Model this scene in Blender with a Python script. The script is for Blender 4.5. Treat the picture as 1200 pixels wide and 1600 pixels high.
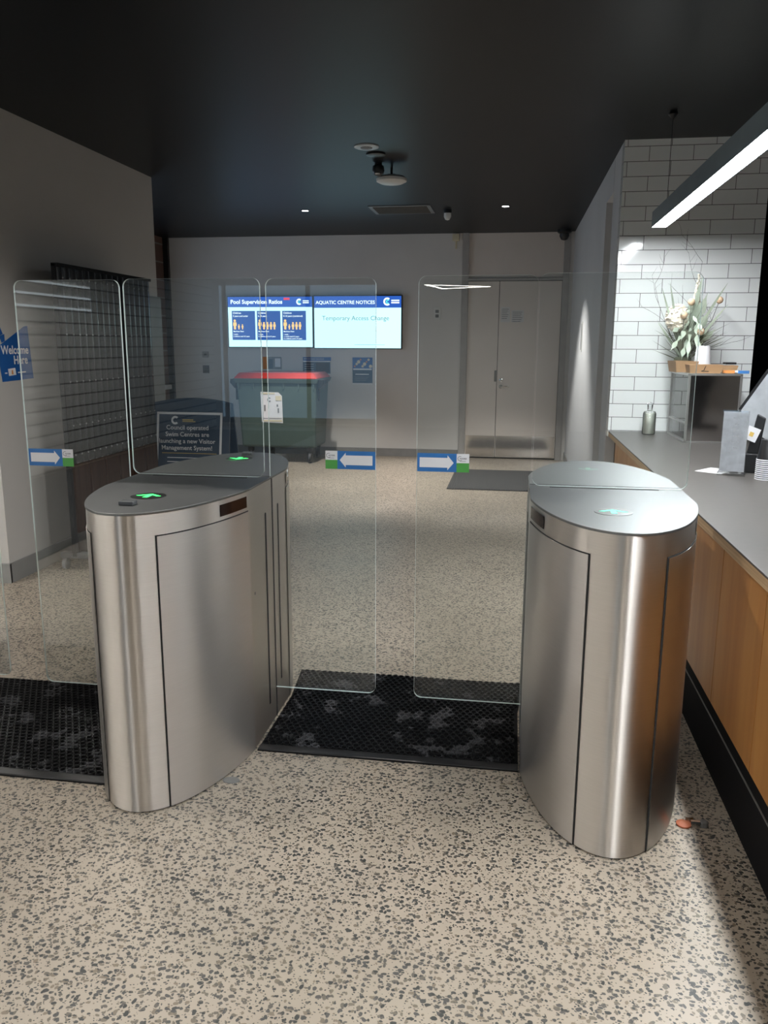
import bpy, math, random
from math import sin, cos, pi, radians, sqrt
from mathutils import Matrix, Vector
random.seed(7)
for o in list(bpy.data.objects): bpy.data.objects.remove(o)
sc = bpy.context.scene
col = sc.collection

# ------------------------------------------------------------------ camera, world, exposure
PITCH, YAW, ROLL, EYE, FPX = radians(11.73), radians(8.87), radians(0.2357), 1.55, 1268.0
F = Vector((-sin(YAW)*cos(PITCH), cos(YAW)*cos(PITCH), -sin(PITCH)))
r0 = Vector((cos(YAW), sin(YAW), 0)); u0 = r0.cross(F)
Rt = cos(ROLL)*r0 + sin(ROLL)*u0; Up = -sin(ROLL)*r0 + cos(ROLL)*u0
cd = bpy.data.cameras.new('camera'); cam = bpy.data.objects.new('camera', cd); col.objects.link(cam)
cam.matrix_world = Matrix(((Rt.x, Up.x, -F.x, 0), (Rt.y, Up.y, -F.y, 0), (Rt.z, Up.z, -F.z, EYE), (0, 0, 0, 1)))
cd.sensor_fit = 'VERTICAL'; cd.sensor_height = 32.0; cd.lens = FPX/1600*32.0
cd.clip_start = 0.02; cd.clip_end = 100
sc.camera = cam
w = bpy.data.worlds.new('world'); sc.world = w; w.use_nodes = True
w.node_tree.nodes['Background'].inputs[0].default_value = (0.55, 0.7, 1.0, 1)
w.node_tree.nodes['Background'].inputs[1].default_value = 0.05
sc.view_settings.view_transform = 'Standard'; sc.view_settings.look = 'None'
sc.view_settings.gamma = 1; sc.view_settings.use_curve_mapping = False
sc.view_settings.exposure = -0.22
L_PENDANT, L_LOOP, L_DOWN_FAR, L_DOWN_NEAR, L_TV = 105.0, 34.0, 150.0, 13.0, 1.5
CEIL = 2.975

# ------------------------------------------------------------------ materials
def srgb(r, g, b):
    f = lambda c: (c/255)/12.92 if c/255 <= .04045 else (((c/255)+.055)/1.055)**2.4
    return (f(r), f(g), f(b), 1)
def newmat(name):
    m = bpy.data.materials.new(name); m.use_nodes = True
    nt = m.node_tree; return m, nt, nt.nodes, nt.links, nt.nodes['Principled BSDF']
def pbr(name, c, rough=.5, metal=0, spec=.5, var=.06, vscale=9, bump=0, bscale=200, coat=0):
    m, nt, N, L, b = newmat(name)
    b.inputs['Roughness'].default_value = rough; b.inputs['Metallic'].default_value = metal
    b.inputs['Specular IOR Level'].default_value = spec
    b.inputs['Coat Weight'].default_value = coat
    tc = N.new('ShaderNodeTexCoord'); n = N.new('ShaderNodeTexNoise'); n.inputs['Scale'].default_value = vscale
    n.inputs['Detail'].default_value = 4
    L.new(tc.outputs['Object'], n.inputs['Vector'])
    cr = N.new('ShaderNodeValToRGB'); cr.color_ramp.elements[0].position = .3; cr.color_ramp.elements[1].position = .7
    cr.color_ramp.elements[0].color = (c[0]*(1-var), c[1]*(1-var), c[2]*(1-var), 1)
    cr.color_ramp.elements[1].color = (min(1, c[0]*(1+var)), min(1, c[1]*(1+var)), min(1, c[2]*(1+var)), 1)
    L.new(n.outputs['Fac'], cr.inputs[0]); L.new(cr.outputs[0], b.inputs['Base Color'])
    if bump:
        n2 = N.new('ShaderNodeTexNoise'); n2.inputs['Scale'].default_value = bscale
        L.new(tc.outputs['Object'], n2.inputs['Vector'])
        bp = N.new('ShaderNodeBump'); bp.inputs['Strength'].default_value = bump; bp.inputs['Distance'].default_value = .002
        L.new(n2.outputs['Fac'], bp.inputs['Height']); L.new(bp.outputs[0], b.inputs['Normal'])
    return m
def emis(name, c, s):
    m, nt, N, L, b = newmat(name)
    b.inputs['Base Color'].default_value = (0.02, 0.02, 0.02, 1); b.inputs['Roughness'].default_value = .3
    b.inputs['Emission Color'].default_value = c; b.inputs['Emission Strength'].default_value = s
    return m

def terrazzo():
    m, nt, N, L, b = newmat('terrazzo_floor')
    tc = N.new('ShaderNodeTexCoord')
    nz = N.new('ShaderNodeTexNoise'); nz.inputs['Scale'].default_value = 70; nz.inputs['Detail'].default_value = 1
    L.new(tc.outputs['Object'], nz.inputs['Vector'])
    sub = N.new('ShaderNodeVectorMath'); sub.operation = 'SUBTRACT'; sub.inputs[1].default_value = (.5, .5, .5)
    L.new(nz.outputs['Color'], sub.inputs[0])
    scl = N.new('ShaderNodeVectorMath'); scl.operation = 'SCALE'; scl.inputs['Scale'].default_value = .009
    L.new(sub.outputs[0], scl.inputs[0])
    add = N.new('ShaderNodeVectorMath'); add.operation = 'ADD'
    L.new(tc.outputs['Object'], add.inputs[0]); L.new(scl.outputs[0], add.inputs[1])
    # cement matrix
    big = N.new('ShaderNodeTexNoise'); big.inputs['Scale'].default_value = 1.3; big.inputs['Detail'].default_value = 5
    L.new(tc.outputs['Object'], big.inputs['Vector'])
    base = N.new('ShaderNodeValToRGB'); e = base.color_ramp.elements
    e[0].position = .3; e[0].color = (.315, .268, .212, 1); e[1].position = .7; e[1].color = (.385, .332, .268, 1)
    L.new(big.outputs['Fac'], base.inputs[0])
    prev = base.outputs[0]
    for k, (scale, lo, hi, cut) in enumerate(((50, .16, .50, .42), (78, .16, .50, .55), (125, .16, .48, .72))):
        mp = N.new('ShaderNodeMapping'); mp.inputs['Rotation'].default_value = (0, 0, .5+k*1.1)
        mp.inputs['Scale'].default_value = (1, 1.45 if k != 1 else .72, 0); mp.inputs['Location'].default_value = (k*3.3, k*1.7, .0)
        L.new(add.outputs[0], mp.inputs[0])
        v = N.new('ShaderNodeTexVoronoi'); v.voronoi_dimensions = '2D'; v.distance = 'MINKOWSKI'; v.inputs['Exponent'].default_value = 1.7
        v.inputs['Scale'].default_value = scale; L.new(mp.outputs[0], v.inputs['Vector'])
        sp = N.new('ShaderNodeSeparateColor'); L.new(v.outputs['Color'], sp.inputs[0])
        th = N.new('ShaderNodeMapRange'); th.inputs['From Min'].default_value = cut; th.inputs['From Max'].default_value = 1
        th.inputs['To Min'].default_value = lo; th.inputs['To Max'].default_value = hi
        L.new(sp.outputs[0], th.inputs['Value'])
        gate = N.new('ShaderNodeMath'); gate.operation = 'GREATER_THAN'; gate.inputs[1].default_value = cut
        L.new(sp.outputs[0], gate.inputs[0])
        lt = N.new('ShaderNodeMath'); lt.operation = 'SUBTRACT'; L.new(th.outputs[0], lt.inputs[0]); L.new(v.outputs['Distance'], lt.inputs[1])
        sm = N.new('ShaderNodeMapRange'); sm.inputs['From Min'].default_value = 0; sm.inputs['From Max'].default_value = .06
        L.new(lt.outputs[0], sm.inputs['Value'])
        mul = N.new('ShaderNodeMath'); mul.operation = 'MULTIPLY'; L.new(sm.outputs[0], mul.inputs[0]); L.new(gate.outputs[0], mul.inputs[1])
        chip = N.new('ShaderNodeValToRGB'); ce = chip.color_ramp.elements
        ce[0].position = 0; ce[0].color = (.028, .031, .030, 1); ce[1].position = 1; ce[1].color = (.19, .155, .115, 1)
        x = ce.new(.5); x.color = (.065, .066, .062, 1)
        L.new(sp.outputs[1], chip.inputs[0])
        mx = N.new('ShaderNodeMix'); mx.data_type = 'RGBA'
        L.new(mul.outputs[0], mx.inputs['Factor']); L.new(prev, mx.inputs['A']); L.new(chip.outputs[0], mx.inputs['B'])
        prev = mx.outputs['Result']
    L.new(prev, b.inputs['Base Color'])
    rr = N.new('ShaderNodeMapRange'); rr.inputs['To Min'].default_value = .30; rr.inputs['To Max'].default_value = .46
    L.new(big.outputs['Fac'], rr.inputs['Value']); L.new(rr.outputs[0], b.inputs['Roughness'])
    b.inputs['Specular IOR Level'].default_value = .45
    return m

def steel(name, rough=.27, aniso=.0, rot=.25, c=(.60, .585, .56), stretch=(1, 1, 60), radial=True):
    m, nt, N, L, b = newmat(name)
    b.inputs['Metallic'].default_value = 1
    b.inputs['Anisotropic'].default_value = aniso; b.inputs['Anisotropic Rotation'].default_value = rot
    tc = N.new('ShaderNodeTexCoord'); mp = N.new('ShaderNodeMapping'); mp.inputs['Scale'].default_value = stretch
    L.new(tc.outputs['Object'], mp.inputs[0])
    n = N.new('ShaderNodeTexNoise'); n.inputs['Scale'].default_value = 8; n.inputs['Detail'].default_value = 6
    L.new(mp.outputs[0], n.inputs['Vector'])
    n2 = N.new('ShaderNodeTexNoise'); n2.inputs['Scale'].default_value = 3; n2.inputs['Detail'].default_value = 3
    L.new(tc.outputs['Object'], n2.inputs['Vector'])
    a = N.new('ShaderNodeMapRange'); a.inputs['To Min'].default_value = rough-.07; a.inputs['To Max'].default_value = rough+.09
    mixf = N.new('ShaderNodeMath'); mixf.operation = 'ADD'; L.new(n.outputs['Fac'], mixf.inputs[0]); L.new(n2.outputs['Fac'], mixf.inputs[1])
    hf = N.new('ShaderNodeMath'); hf.operation = 'MULTIPLY'; hf.inputs[1].default_value = .5; L.new(mixf.outputs[0], hf.inputs[0])
    L.new(hf.outputs[0], a.inputs['Value']); L.new(a.outputs[0], b.inputs['Roughness'])
    cr = N.new('ShaderNodeValToRGB'); e = cr.color_ramp.elements; e[0].position = .3; e[1].position = .7
    e[0].color = (c[0]*.97, c[1]*.97, c[2]*.97, 1); e[1].color = (c[0]*1.03, c[1]*1.03, c[2]*1.03, 1)
    L.new(n.outputs['Fac'], cr.inputs[0]); L.new(cr.outputs[0], b.inputs['Base Color'])
    if radial:
        t = N.new('ShaderNodeTangent'); t.direction_type = 'RADIAL'; t.axis = 'Z'; L.new(t.outputs[0], b.inputs['Tangent'])
    return m

def glass(name, tint=(.962, .978, .972), refl=1.0):
    m, nt, N, L, b = newmat(name); N.remove(b)
    out = N['Material Output']
    tr = N.new('ShaderNodeBsdfTransparent'); tr.inputs[0].default_value = (*tint, 1)
    gl = N.new('ShaderNodeBsdfGlossy'); gl.inputs['Roughness'].default_value = .0; gl.inputs['Color'].default_value = (refl, refl, refl, 1)
    fr = N.new('ShaderNodeFresnel'); fr.inputs['IOR'].default_value = 1.52
    mx = N.new('ShaderNodeMixShader'); L.new(fr.outputs[0], mx.inputs[0]); L.new(tr.outputs[0], mx.inputs[1]); L.new(gl.outputs[0], mx.inputs[2])
    # faint film of dust and finger marks
    df = N.new('ShaderNodeBsdfDiffuse'); df.inputs[0].default_value = (.75, .8, .8, 1)
    n = N.new('ShaderNodeTexNoise'); n.inputs['Scale'].default_value = 2.2; n.inputs['Detail'].default_value = 6
    mr = N.new('ShaderNodeMapRange'); mr.inputs['From Min'].default_value = .3; mr.inputs['From Max'].default_value = .8; mr.inputs['To Min'].default_value = .004; mr.inputs['To Max'].default_value = .016
    tc = N.new('ShaderNodeTexCoord'); L.new(tc.outputs['Object'], n.inputs['Vector']); L.new(n.outputs['Fac'], mr.inputs['Value'])
    mx2 = N.new('ShaderNodeMixShader'); L.new(mr.outputs[0], mx2.inputs[0]); L.new(mx.outputs[0], mx2.inputs[1]); L.new(df.outputs[0], mx2.inputs[2])
    L.new(mx2.outputs[0], out.inputs[0])
    return m
def glass_edge():
    m, nt, N, L, b = newmat('glass_edge'); b.inputs['Base Color'].default_value = (.85, .97, .95, 1)
    b.inputs['Roughness'].default_value = .28; b.inputs['Metallic'].default_value = .55
    b.inputs['Subsurface Weight'].default_value = 0
    return m
def wood(name, c1, c2, scale=(14, 14, 1.2), rough=.38, spec=.5):
    m, nt, N, L, b = newmat(name)
    tc = N.new('ShaderNodeTexCoord'); mp = N.new('ShaderNodeMapping'); mp.inputs['Scale'].default_value = scale
    L.new(tc.outputs['Object'], mp.inputs[0])
    n = N.new('ShaderNodeTexNoise'); n.inputs['Scale'].default_value = 2.2; n.inputs['Detail'].default_value = 8; n.inputs['Distortion'].default_value = .6
    L.new(mp.outputs[0], n.inputs['Vector'])
    cr = N.new('ShaderNodeValToRGB'); e = cr.color_ramp.elements; e[0].position = .3; e[0].color = c1; e[1].position = .72; e[1].color = c2
    L.new(n.outputs['Fac'], cr.inputs[0]); L.new(cr.outputs[0], b.inputs['Base Color'])
    b.inputs['Roughness'].default_value = rough; b.inputs['Specular IOR Level'].default_value = spec
    return m
def bricks(name, c1, c2, mortar, bw, rh, ms, rough, off, rot=(0, 0, 0), bump=.4, smooth=.1):
    m, nt, N, L, b = newmat(name)
    tc = N.new('ShaderNodeTexCoord'); mp = N.new('ShaderNodeMapping'); mp.vector_type = 'POINT'
    mp.inputs['Rotation'].default_value = rot; mp.inputs['Location'].default_value = off
    L.new(tc.outputs['Object'], mp.inputs[0])
    t = N.new('ShaderNodeTexBrick'); t.offset = .5; t.inputs['Scale'].default_value = 1
    t.inputs['Brick Width'].default_value = bw; t.inputs['Row Height'].default_value = rh
    t.inputs['Mortar Size'].default_value = ms; t.inputs['Mortar Smooth'].default_value = smooth
    t.inputs['Color1'].default_value = c1; t.inputs['Color2'].default_value = c2; t.inputs['Mortar'].default_value = mortar
    L.new(mp.outputs[0], t.inputs['Vector']); L.new(t.outputs['Color'], b.inputs['Base Color'])
    mr = N.new('ShaderNodeMapRange'); mr.inputs['To Min'].default_value = rough; mr.inputs['To Max'].default_value = .8
    L.new(t.outputs['Fac'], mr.inputs['Value']); L.new(mr.outputs[0], b.inputs['Roughness'])
    inv = N.new('ShaderNodeMath'); inv.operation = 'SUBTRACT'; inv.inputs[0].default_value = 1; L.new(t.outputs['Fac'], inv.inputs[1])
    bp = N.new('ShaderNodeBump'); bp.inputs['Strength'].default_value = bump; bp.inputs['Distance'].default_value = .003
    L.new(inv.outputs[0], bp.inputs['Height']); L.new(bp.outputs[0], b.inputs['Normal'])
    return m

M = {}
M['floor'] = terrazzo()
M['ceiling'] = pbr('dark_ceiling_paint', (.0045, .0056, .0072), .40, spec=.19, bump=.05, bscale=60)
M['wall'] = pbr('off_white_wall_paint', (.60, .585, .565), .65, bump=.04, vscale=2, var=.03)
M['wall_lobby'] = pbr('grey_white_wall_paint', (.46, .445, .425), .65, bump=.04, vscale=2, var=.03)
M['wall_cool'] = pbr('pale_wall_paint', (.56, .56, .57), .6, vscale=2, var=.03)
M['door'] = pbr('greige_door_paint', (.66, .60, .55), .42, vscale=2, var=.03)
M['trim'] = pbr('grey_trim_paint', (.36, .345, .33), .45)
M['skirt'] = pbr('grey_vinyl_skirting', (.22, .22, .215), .45)
M['gap'] = pbr('shadow_gap', (.012, .012, .012), .8)
M['steel'] = steel('brushed_steel', .34, 1.0, .25, c=(.66, .62, .575))
M['steel_door'] = steel('brushed_steel_door', .38, .9, .25, c=(.64, .61, .58))
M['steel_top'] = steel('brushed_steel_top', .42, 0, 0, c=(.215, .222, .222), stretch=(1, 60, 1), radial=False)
M['steel_flat'] = steel('brushed_steel_flat', .36, 0, 0, c=(.52, .51, .49), stretch=(1, 1, 60), radial=False)
M['chrome'] = pbr('polished_metal', (.75, .75, .75), .08, 1, var=.02)
M['mirror'] = pbr('polished_steel_sheet', (.60, .57, .55), .12, 1, var=.05, bump=.12, bscale=5)
M['black'] = pbr('black_plastic', (.012, .012, .013), .35)
M['matteblack'] = pbr('matte_black', (.006, .006, .007), .75, spec=.15)
M['rubber'] = pbr('black_rubber', (.006, .006, .007), .45, spec=.4, var=.3, vscale=3)
M['ribmat'] = pbr('charcoal_ribbed_carpet', (.035, .036, .038), .9, bump=.5, bscale=300)
M['glass'] = glass('clear_glass')
M['glass2'] = glass('showcase_glass', (.96, .98, .97))
M['edge'] = glass_edge()
M['wood'] = wood('honey_plywood', (.38, .16, .04, 1), (.52, .255, .078, 1), (5, 5, .5), .36)
M['ply'] = wood('plywood_edge', (.45, .30, .16, 1), (.65, .47, .28, 1), (3, 1, 60), .5)
M['tanpanel'] = wood('tan_reflection_panel', (.22, .14, .09, 1), (.34, .23, .16, 1), (4, 4, .4), .5)
M['brownwood'] = wood('dark_brown_timber', (.022, .009, .005, 1), (.05, .022, .012, 1), (20, 20, 1), .65, .12)
M['laminate'] = pbr('grey_brown_laminate', (.085, .077, .071), .38, var=.05, vscale=30)
M['tile'] = bricks('white_subway_tile', (.86, .87, .86, 1), (.83, .845, .83, 1), (.13, .13, .13, 1), .301, .101, .0022, .10, (0, 0, 0), rot=(radians(90), 0, 0))
M['brick'] = bricks('brown_brick', (.15, .085, .06, 1), (.10, .06, .045, 1), (.20, .18, .16, 1), .24, .086, .010, .8, (0, 0, 0), rot=(radians(90), 0, radians(90)))
M['bin'] = pbr('dark_green_plastic', (.055, .085, .075), .45)
M['red'] = pbr('red_plastic', (.42, .03, .025), .4)
M['navy'] = pbr('navy_panel', (.020, .045, .085), .4)
M['blue'] = pbr('sticker_blue', (.025, .15, .42), .4)
M['royal'] = pbr('sign_blue', (.012, .095, .33), .45)
M['green'] = pbr('sticker_green', (.07, .32, .06), .4)
M['white'] = pbr('white_print', (.72, .72, .74), .4, var=.02)
M['whiteplastic'] = pbr('white_plastic', (.62, .62, .60), .4)
M['cream'] = pbr('cream_print', (.62, .56, .40), .5)
M['yellow'] = pbr('yellow_print', (.65, .45, .12), .5)
M['orange'] = pbr('orange_print', (.65, .25, .06), .5)
M['tillscreen'] = pbr('dim_till_screen', (.34, .36, .38), .3, vscale=12, var=.15)
M['rust'] = pbr('rust_orange_plastic', (.36, .10, .04), .5)
M['grey'] = pbr('grey_plastic', (.16, .165, .17), .5)
M['pendantgrey'] = pbr('blue_grey_aluminium', (.17, .21, .23), .4)
M['menuink'] = pbr('faded_ink', (.36, .38, .41), .5)
M['slate'] = pbr('slate_plastic', (.06, .065, .07), .5)
M['greymetal'] = pbr('grey_painted_metal', (.16, .16, .155), .45)
M['redled'] = pbr('dark_red_window', (.008, .0025, .0025), .2, spec=.3)
M['greenled'] = emis('green_light', (.06, 1, .18, 1), 3.2)
M['mintled'] = emis('mint_light', (.15, 1, .62, 1), 1.7)
M['blackcorr'] = pbr('glossy_black_sheet', (.003, .0035, .0045), .22, spec=.22)
M['tube'] = emis('tube_light', (.93, .97, 1, 1), L_PENDANT)
M['loopbright'] = emis('bright_tube_light', (1, .97, .92, 1), 110)
M['loop'] = emis('loop_light', (1, .96, .90, 1), L_LOOP)
M['lens'] = emis('downlight_lens', (1, .95, .9, 1), 25)
M['dusk'] = emis('dusk_sky_glazing', (.45, .72, 1.0, 1), 1.1)
M['daylight'] = emis('cool_daylight_pane', (.62, .80, 1.0, 1), 2.6)
M['glint'] = emis('slat_glint_glow', (.85, .95, 1, 1), 2.2)
M['spk'] = pbr('white_speaker_grille', (.55, .60, .64), .4)
M['tv_blue'] = emis('screen_blue', srgb(38, 86, 176), L_TV)
M['tv_box'] = emis('screen_box_blue', srgb(30, 76, 150), L_TV)
M['tv_white'] = emis('screen_white', (.56, .93, 1.0, 1), L_TV*1.15)
M['tv_text'] = emis('screen_text', (.85, 1, 1, 1), L_TV*1.1)
M['tv_grey'] = emis('screen_grey_text', srgb(85, 135, 135), L_TV)
M['tv_yellow'] = emis('screen_yellow', srgb(250, 205, 130), L_TV)
M['tv_red'] = emis('screen_red', srgb(225, 60, 80), L_TV)
M['tv_teal'] = emis('screen_teal', srgb(90, 215, 220), L_TV)
M['kraft'] = pbr('kraft_cardboard', (.45, .27, .14), .7)
M['leaf'] = pbr('grey_green_leaf', (.42, .48, .38), .6, var=.2)
M['leafdark'] = pbr('dark_dried_foliage', (.12, .13, .08), .7, var=.25)
M['twig'] = pbr('dark_twig', (.05, .04, .035), .7)
M['petal'] = pbr('cream_petal', (.82, .74, .62), .7, var=.12, vscale=40)
M['ball'] = pbr('peach_ball', (.68, .48, .32), .7, bump=.6, bscale=150)
M['liquid'] = pbr('pale_green_liquid', (.88, .90, .80), .2)
M['paper'] = pbr('paper', (.60, .60, .60), .6, var=.05)
M['shutter'] = pbr('roller_shutter_grey', (.80, .80, .78), .4)
M['acrylic'] = glass('acrylic', (.975, .98, .985))
M['menuprint'] = pbr('faded_menu_sheet', (.74, .76, .79), .35, var=.16, vscale=25)

def rubber_with_glints():  # highlights on the rings painted into the rubber colour as grey patches
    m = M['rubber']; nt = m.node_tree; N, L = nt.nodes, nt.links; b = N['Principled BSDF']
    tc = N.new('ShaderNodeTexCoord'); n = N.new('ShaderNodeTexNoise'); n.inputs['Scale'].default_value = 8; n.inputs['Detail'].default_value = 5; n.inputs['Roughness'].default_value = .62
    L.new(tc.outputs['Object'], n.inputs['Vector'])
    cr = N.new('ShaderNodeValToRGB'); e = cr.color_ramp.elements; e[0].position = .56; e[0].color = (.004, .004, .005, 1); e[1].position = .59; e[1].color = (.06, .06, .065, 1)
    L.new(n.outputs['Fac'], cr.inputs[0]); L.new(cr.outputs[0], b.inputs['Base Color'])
rubber_with_glints()

# ------------------------------------------------------------------ mesh builder
class MB:
    def __init__(s): s.v = []; s.f = []; s.m = []
    def add(s, vs, fs, mi=0):
        n = len(s.v); s.v += [tuple(v) for v in vs]
        for f in fs: s.f.append(tuple(i+n for i in f)); s.m.append(mi)
        return s
    def box(s, x0, x1, y0, y1, z0, z1, mi=0):
        vs = [(x, y, z) for x in (x0, x1) for y in (y0, y1) for z in (z0, z1)]
        return s.add(vs, [(0, 1, 3, 2), (4, 6, 7, 5), (0, 4, 5, 1), (2, 3, 7, 6), (0, 2, 6, 4), (1, 5, 7, 3)], mi)
    def prism(s, pts, a, b, mi=0, axis='z', side=None, taper=1.0):
        # pts ccw 2-D outline; axis z: (x,y)->z  ; axis y: (x,z)->y ; axis x: (y,z)->x
        n = len(pts)
        def P(p, t):
            return (p[0], p[1], t) if axis == 'z' else ((p[0], t, p[1]) if axis == 'y' else (t, p[0], p[1]))
        vs = [P(p, a) for p in pts] + [P(p, b) for p in pts]
        base = len(s.v); s.v += vs
        s.f.append(tuple(base+i for i in reversed(range(n)))); s.m.append(mi)
        s.f.append(tuple(base+n+i for i in range(n))); s.m.append(mi)
        for i in range(n):
            j = (i+1) % n
            s.f.append((base+i, base+j, base+n+j, base+n+i)); s.m.append(mi if side is None else side)
        return s
    def tube(s, pts, r, seg=8, mi=0, cap=True):
        pts = [Vector(p) for p in pts]; n = len(pts); rr = r if isinstance(r, (list, tuple)) else [r]*n
        base = len(s.v); prev = None
        for i, p in enumerate(pts):
            d = (pts[min(i+1, n-1)]-pts[max(i-1, 0)]).normalized()
            if prev is None:
                a = d.orthogonal().normalized()
            else:
                a = (prev - d*prev.dot(d)).normalized()
            prev = a; c = d.cross(a)
            for k in range(seg):
                t = 2*pi*k/seg; s.v.append(tuple(p+(a*cos(t)+c*sin(t))*rr[i]))
        for i in range(n-1):
            for k in range(seg):
                k2 = (k+1) % seg
                s.f.append((base+i*seg+k, base+i*seg+k2, base+(i+1)*seg+k2, base+(i+1)*seg+k)); s.m.append(mi)
        if cap:
            s.f.append(tuple(base+k for k in reversed(range(seg)))); s.m.append(mi)
            s.f.append(tuple(base+(n-1)*seg+k for k in range(seg))); s.m.append(mi)
        return s
    def lathe(s, prof, seg=24, c=(0, 0, 0), mi=0, ax='z', sx=1, sy=1):
        base = len(s.v); n = len(prof)
        for (r, h) in prof:
            for k in range(seg):
                t = 2*pi*k/seg; a, b_ = r*cos(t)*sx, r*sin(t)*sy
                s.v.append((c[0]+a, c[1]+b_, c[2]+h) if ax == 'z' else ((c[0]+a, c[1]+h, c[2]+b_) if ax == 'y' else (c[0]+h, c[1]+a, c[2]+b_)))
        for i in range(n-1):
            for k in range(seg):
                k2 = (k+1) % seg
                s.f.append((base+i*seg+k, base+i*seg+k2, base+(i+1)*seg+k2, base+(i+1)*seg+k)); s.m.append(mi)
        s.f.append(tuple(base+k for k in reversed(range(seg)))); s.m.append(mi)
        s.f.append(tuple(base+(n-1)*seg+k for k in range(seg))); s.m.append(mi)
        return s
    def sphere(s, c, r, seg=12, rings=8, mi=0, sz=1):
        return s.lathe([(max(1e-4, r*sin(pi*i/rings)), -r*sz*cos(pi*i/rings)) for i in range(rings+1)], seg, c, mi)
    def xf(s, M4, start=0):
        for i in range(start, len(s.v)): s.v[i] = tuple(M4 @ Vector(s.v[i]))
        return s
    def build(s, name, mats, parent=None, smooth=None, bevel=0, loc=None):
        me = bpy.data.meshes.new(name); me.from_pydata(s.v, [], s.f)
        mats = mats if isinstance(mats, (list, tuple)) else [mats]
        for k in mats: me.materials.append(M[k])
        me.polygons.foreach_set('material_index', s.m)
        if smooth is not None:
            import bmesh
            bm = bmesh.new(); bm.from_mesh(me); bm.normal_update()
            for f in bm.faces: f.smooth = True
            for e in bm.edges:
                if len(e.link_faces) == 2 and e.calc_face_angle(0) > radians(smooth): e.smooth = False
            bm.to_mesh(me); bm.free()
        me.update()
        o = bpy.data.objects.new(name, me); col.objects.link(o)
        if parent: o.parent = parent
        if loc: o.location = loc
        if bevel:
            b = o.modifiers.new('bevel', 'BEVEL'); b.width = bevel; b.segments = 2; b.limit_method = 'ANGLE'; b.angle_limit = radians(40)
        return o
def tag(o, label=None, cat=None, group=None, kind=None):
    for k, v in (('label', label), ('category', cat), ('group', group), ('kind', kind)):
        if v: o[k] = v
    return o
def empty(name, loc, label, cat, group=None, rz=0):
    o = bpy.data.objects.new(name, None); col.objects.link(o); o.location = loc; o.rotation_euler = (0, 0, rz)
    o.empty_display_size = .1
    return tag(o, label, cat, group)
def struct(name, mb, mats, **k): return tag(mb.build(name, mats, **k), kind='structure')
def text(mb, s, size, M4, mi=0, align='LEFT', bold=0.0, depth=.0):
    cu = bpy.data.curves.new('t', 'FONT'); cu.body = s; cu.size = size; cu.align_x = align; cu.offset = bold*size; cu.extrude = depth
    cu.resolution_u = 3
    ob = bpy.data.objects.new('t', cu); col.objects.link(ob)
    bpy.context.view_layer.update()
    dg = bpy.context.evaluated_depsgraph_get()
    me = bpy.data.meshes.new_from_object(ob.evaluated_get(dg))
    mb.add([M4 @ v.co for v in me.vertices], [tuple(p.vertices) for p in me.polygons], mi)
    bpy.data.objects.remove(ob); bpy.data.curves.remove(cu); bpy.data.meshes.remove(me)
def front(x, y, z, sx=1): return Matrix.Translation((x, y, z)) @ Matrix.Rotation(radians(90), 4, 'X') @ Matrix.Diagonal((sx, 1, 1, 1))   # reads from -y
def side_px(x, y, z): return Matrix.Translation((x, y, z)) @ Matrix.Rotation(radians(90), 4, 'Z') @ Matrix.Rotation(radians(90), 4, 'X')   # on a wall facing +x
def rquad(mb, x0, x1, z0, z1, y, mi=0):   # flat print facing -y
    mb.add([(x0, y, z0), (x1, y, z0), (x1, y, z1), (x0, y, z1)], [(0, 1, 2, 3)], mi)
def arc_c(mb, cx, cz, r, wd, y, mi, a0=45, a1=315, n=16):
    vs = []; 
    for i in range(n+1):
        t = radians(a0+(a1-a0)*i/n); vs += [(cx+(r+wd/2)*cos(t), y, cz+(r+wd/2)*sin(t)), (cx+(r-wd/2)*cos(t), y, cz+(r-wd/2)*sin(t))]
    mb.add(vs, [(2*i, 2*i+1, 2*i+3, 2*i+2) for i in range(n)], mi)
def copy_tree(o, parent=None):
    c = o.copy(); col.objects.link(c); c.parent = parent
    for ch in [x for x in bpy.data.objects if x.parent == o]: copy_tree(ch, c)
    return c
def area(name, loc, sx, sy, power, color, parent=None, rot=(0, 0, 0)):
    l = bpy.data.lights.new(name, 'AREA'); l.shape = 'RECTANGLE'; l.size = sx; l.size_y = sy; l.energy = power; l.color = color
    o = bpy.data.objects.new(name, l); col.objects.link(o); o.location = loc; o.rotation_euler = rot
    if parent: o.parent = parent
    return o

# ------------------------------------------------------------------ the room
FY = 11.22
struct('floor', MB().box(-7.5, 4.6, -10, 11.5, -.05, 0), 'floor')
struct('ceiling', MB().box(-7.5, 4.6, -10, 11.5, CEIL, CEIL+.1), 'ceiling')
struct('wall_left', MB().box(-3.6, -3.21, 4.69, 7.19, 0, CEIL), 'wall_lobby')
struct('wall_left_return', MB().box(-7.4, -3.6, 4.69, 4.85, 0, CEIL), 'wall')
mb = MB().box(-3.21, -3.198, 4.678, 7.19, 0, .13).box(-5.5, -3.198, 4.672, 4.69, 0, .13)
struct('baseboard_left', mb, 'skirt')
struct('wall_far', MB().box(-4.95, -.715, FY, FY+.15, 0, CEIL).box(.68, 1.0, FY, FY+.15, 0, CEIL).box(-.715, .68, FY+.05, FY+.15, 0, CEIL), 'wall')
struct('baseboard_far', MB().box(-4.8, -.72, FY-.012, FY, 0, .11), 'skirt')
struct('wall_brick', MB().box(-5.05, -4.87, 6.9, 7.5, 0, CEIL).box(-5.05, -4.87, 9.9, FY+.1, 0, CEIL).box(-5.05, -4.87, 7.5, 9.9, 0, .9).box(-5.05, -4.87, 7.5, 9.9, 2.5, CEIL), 'brick')
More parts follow.
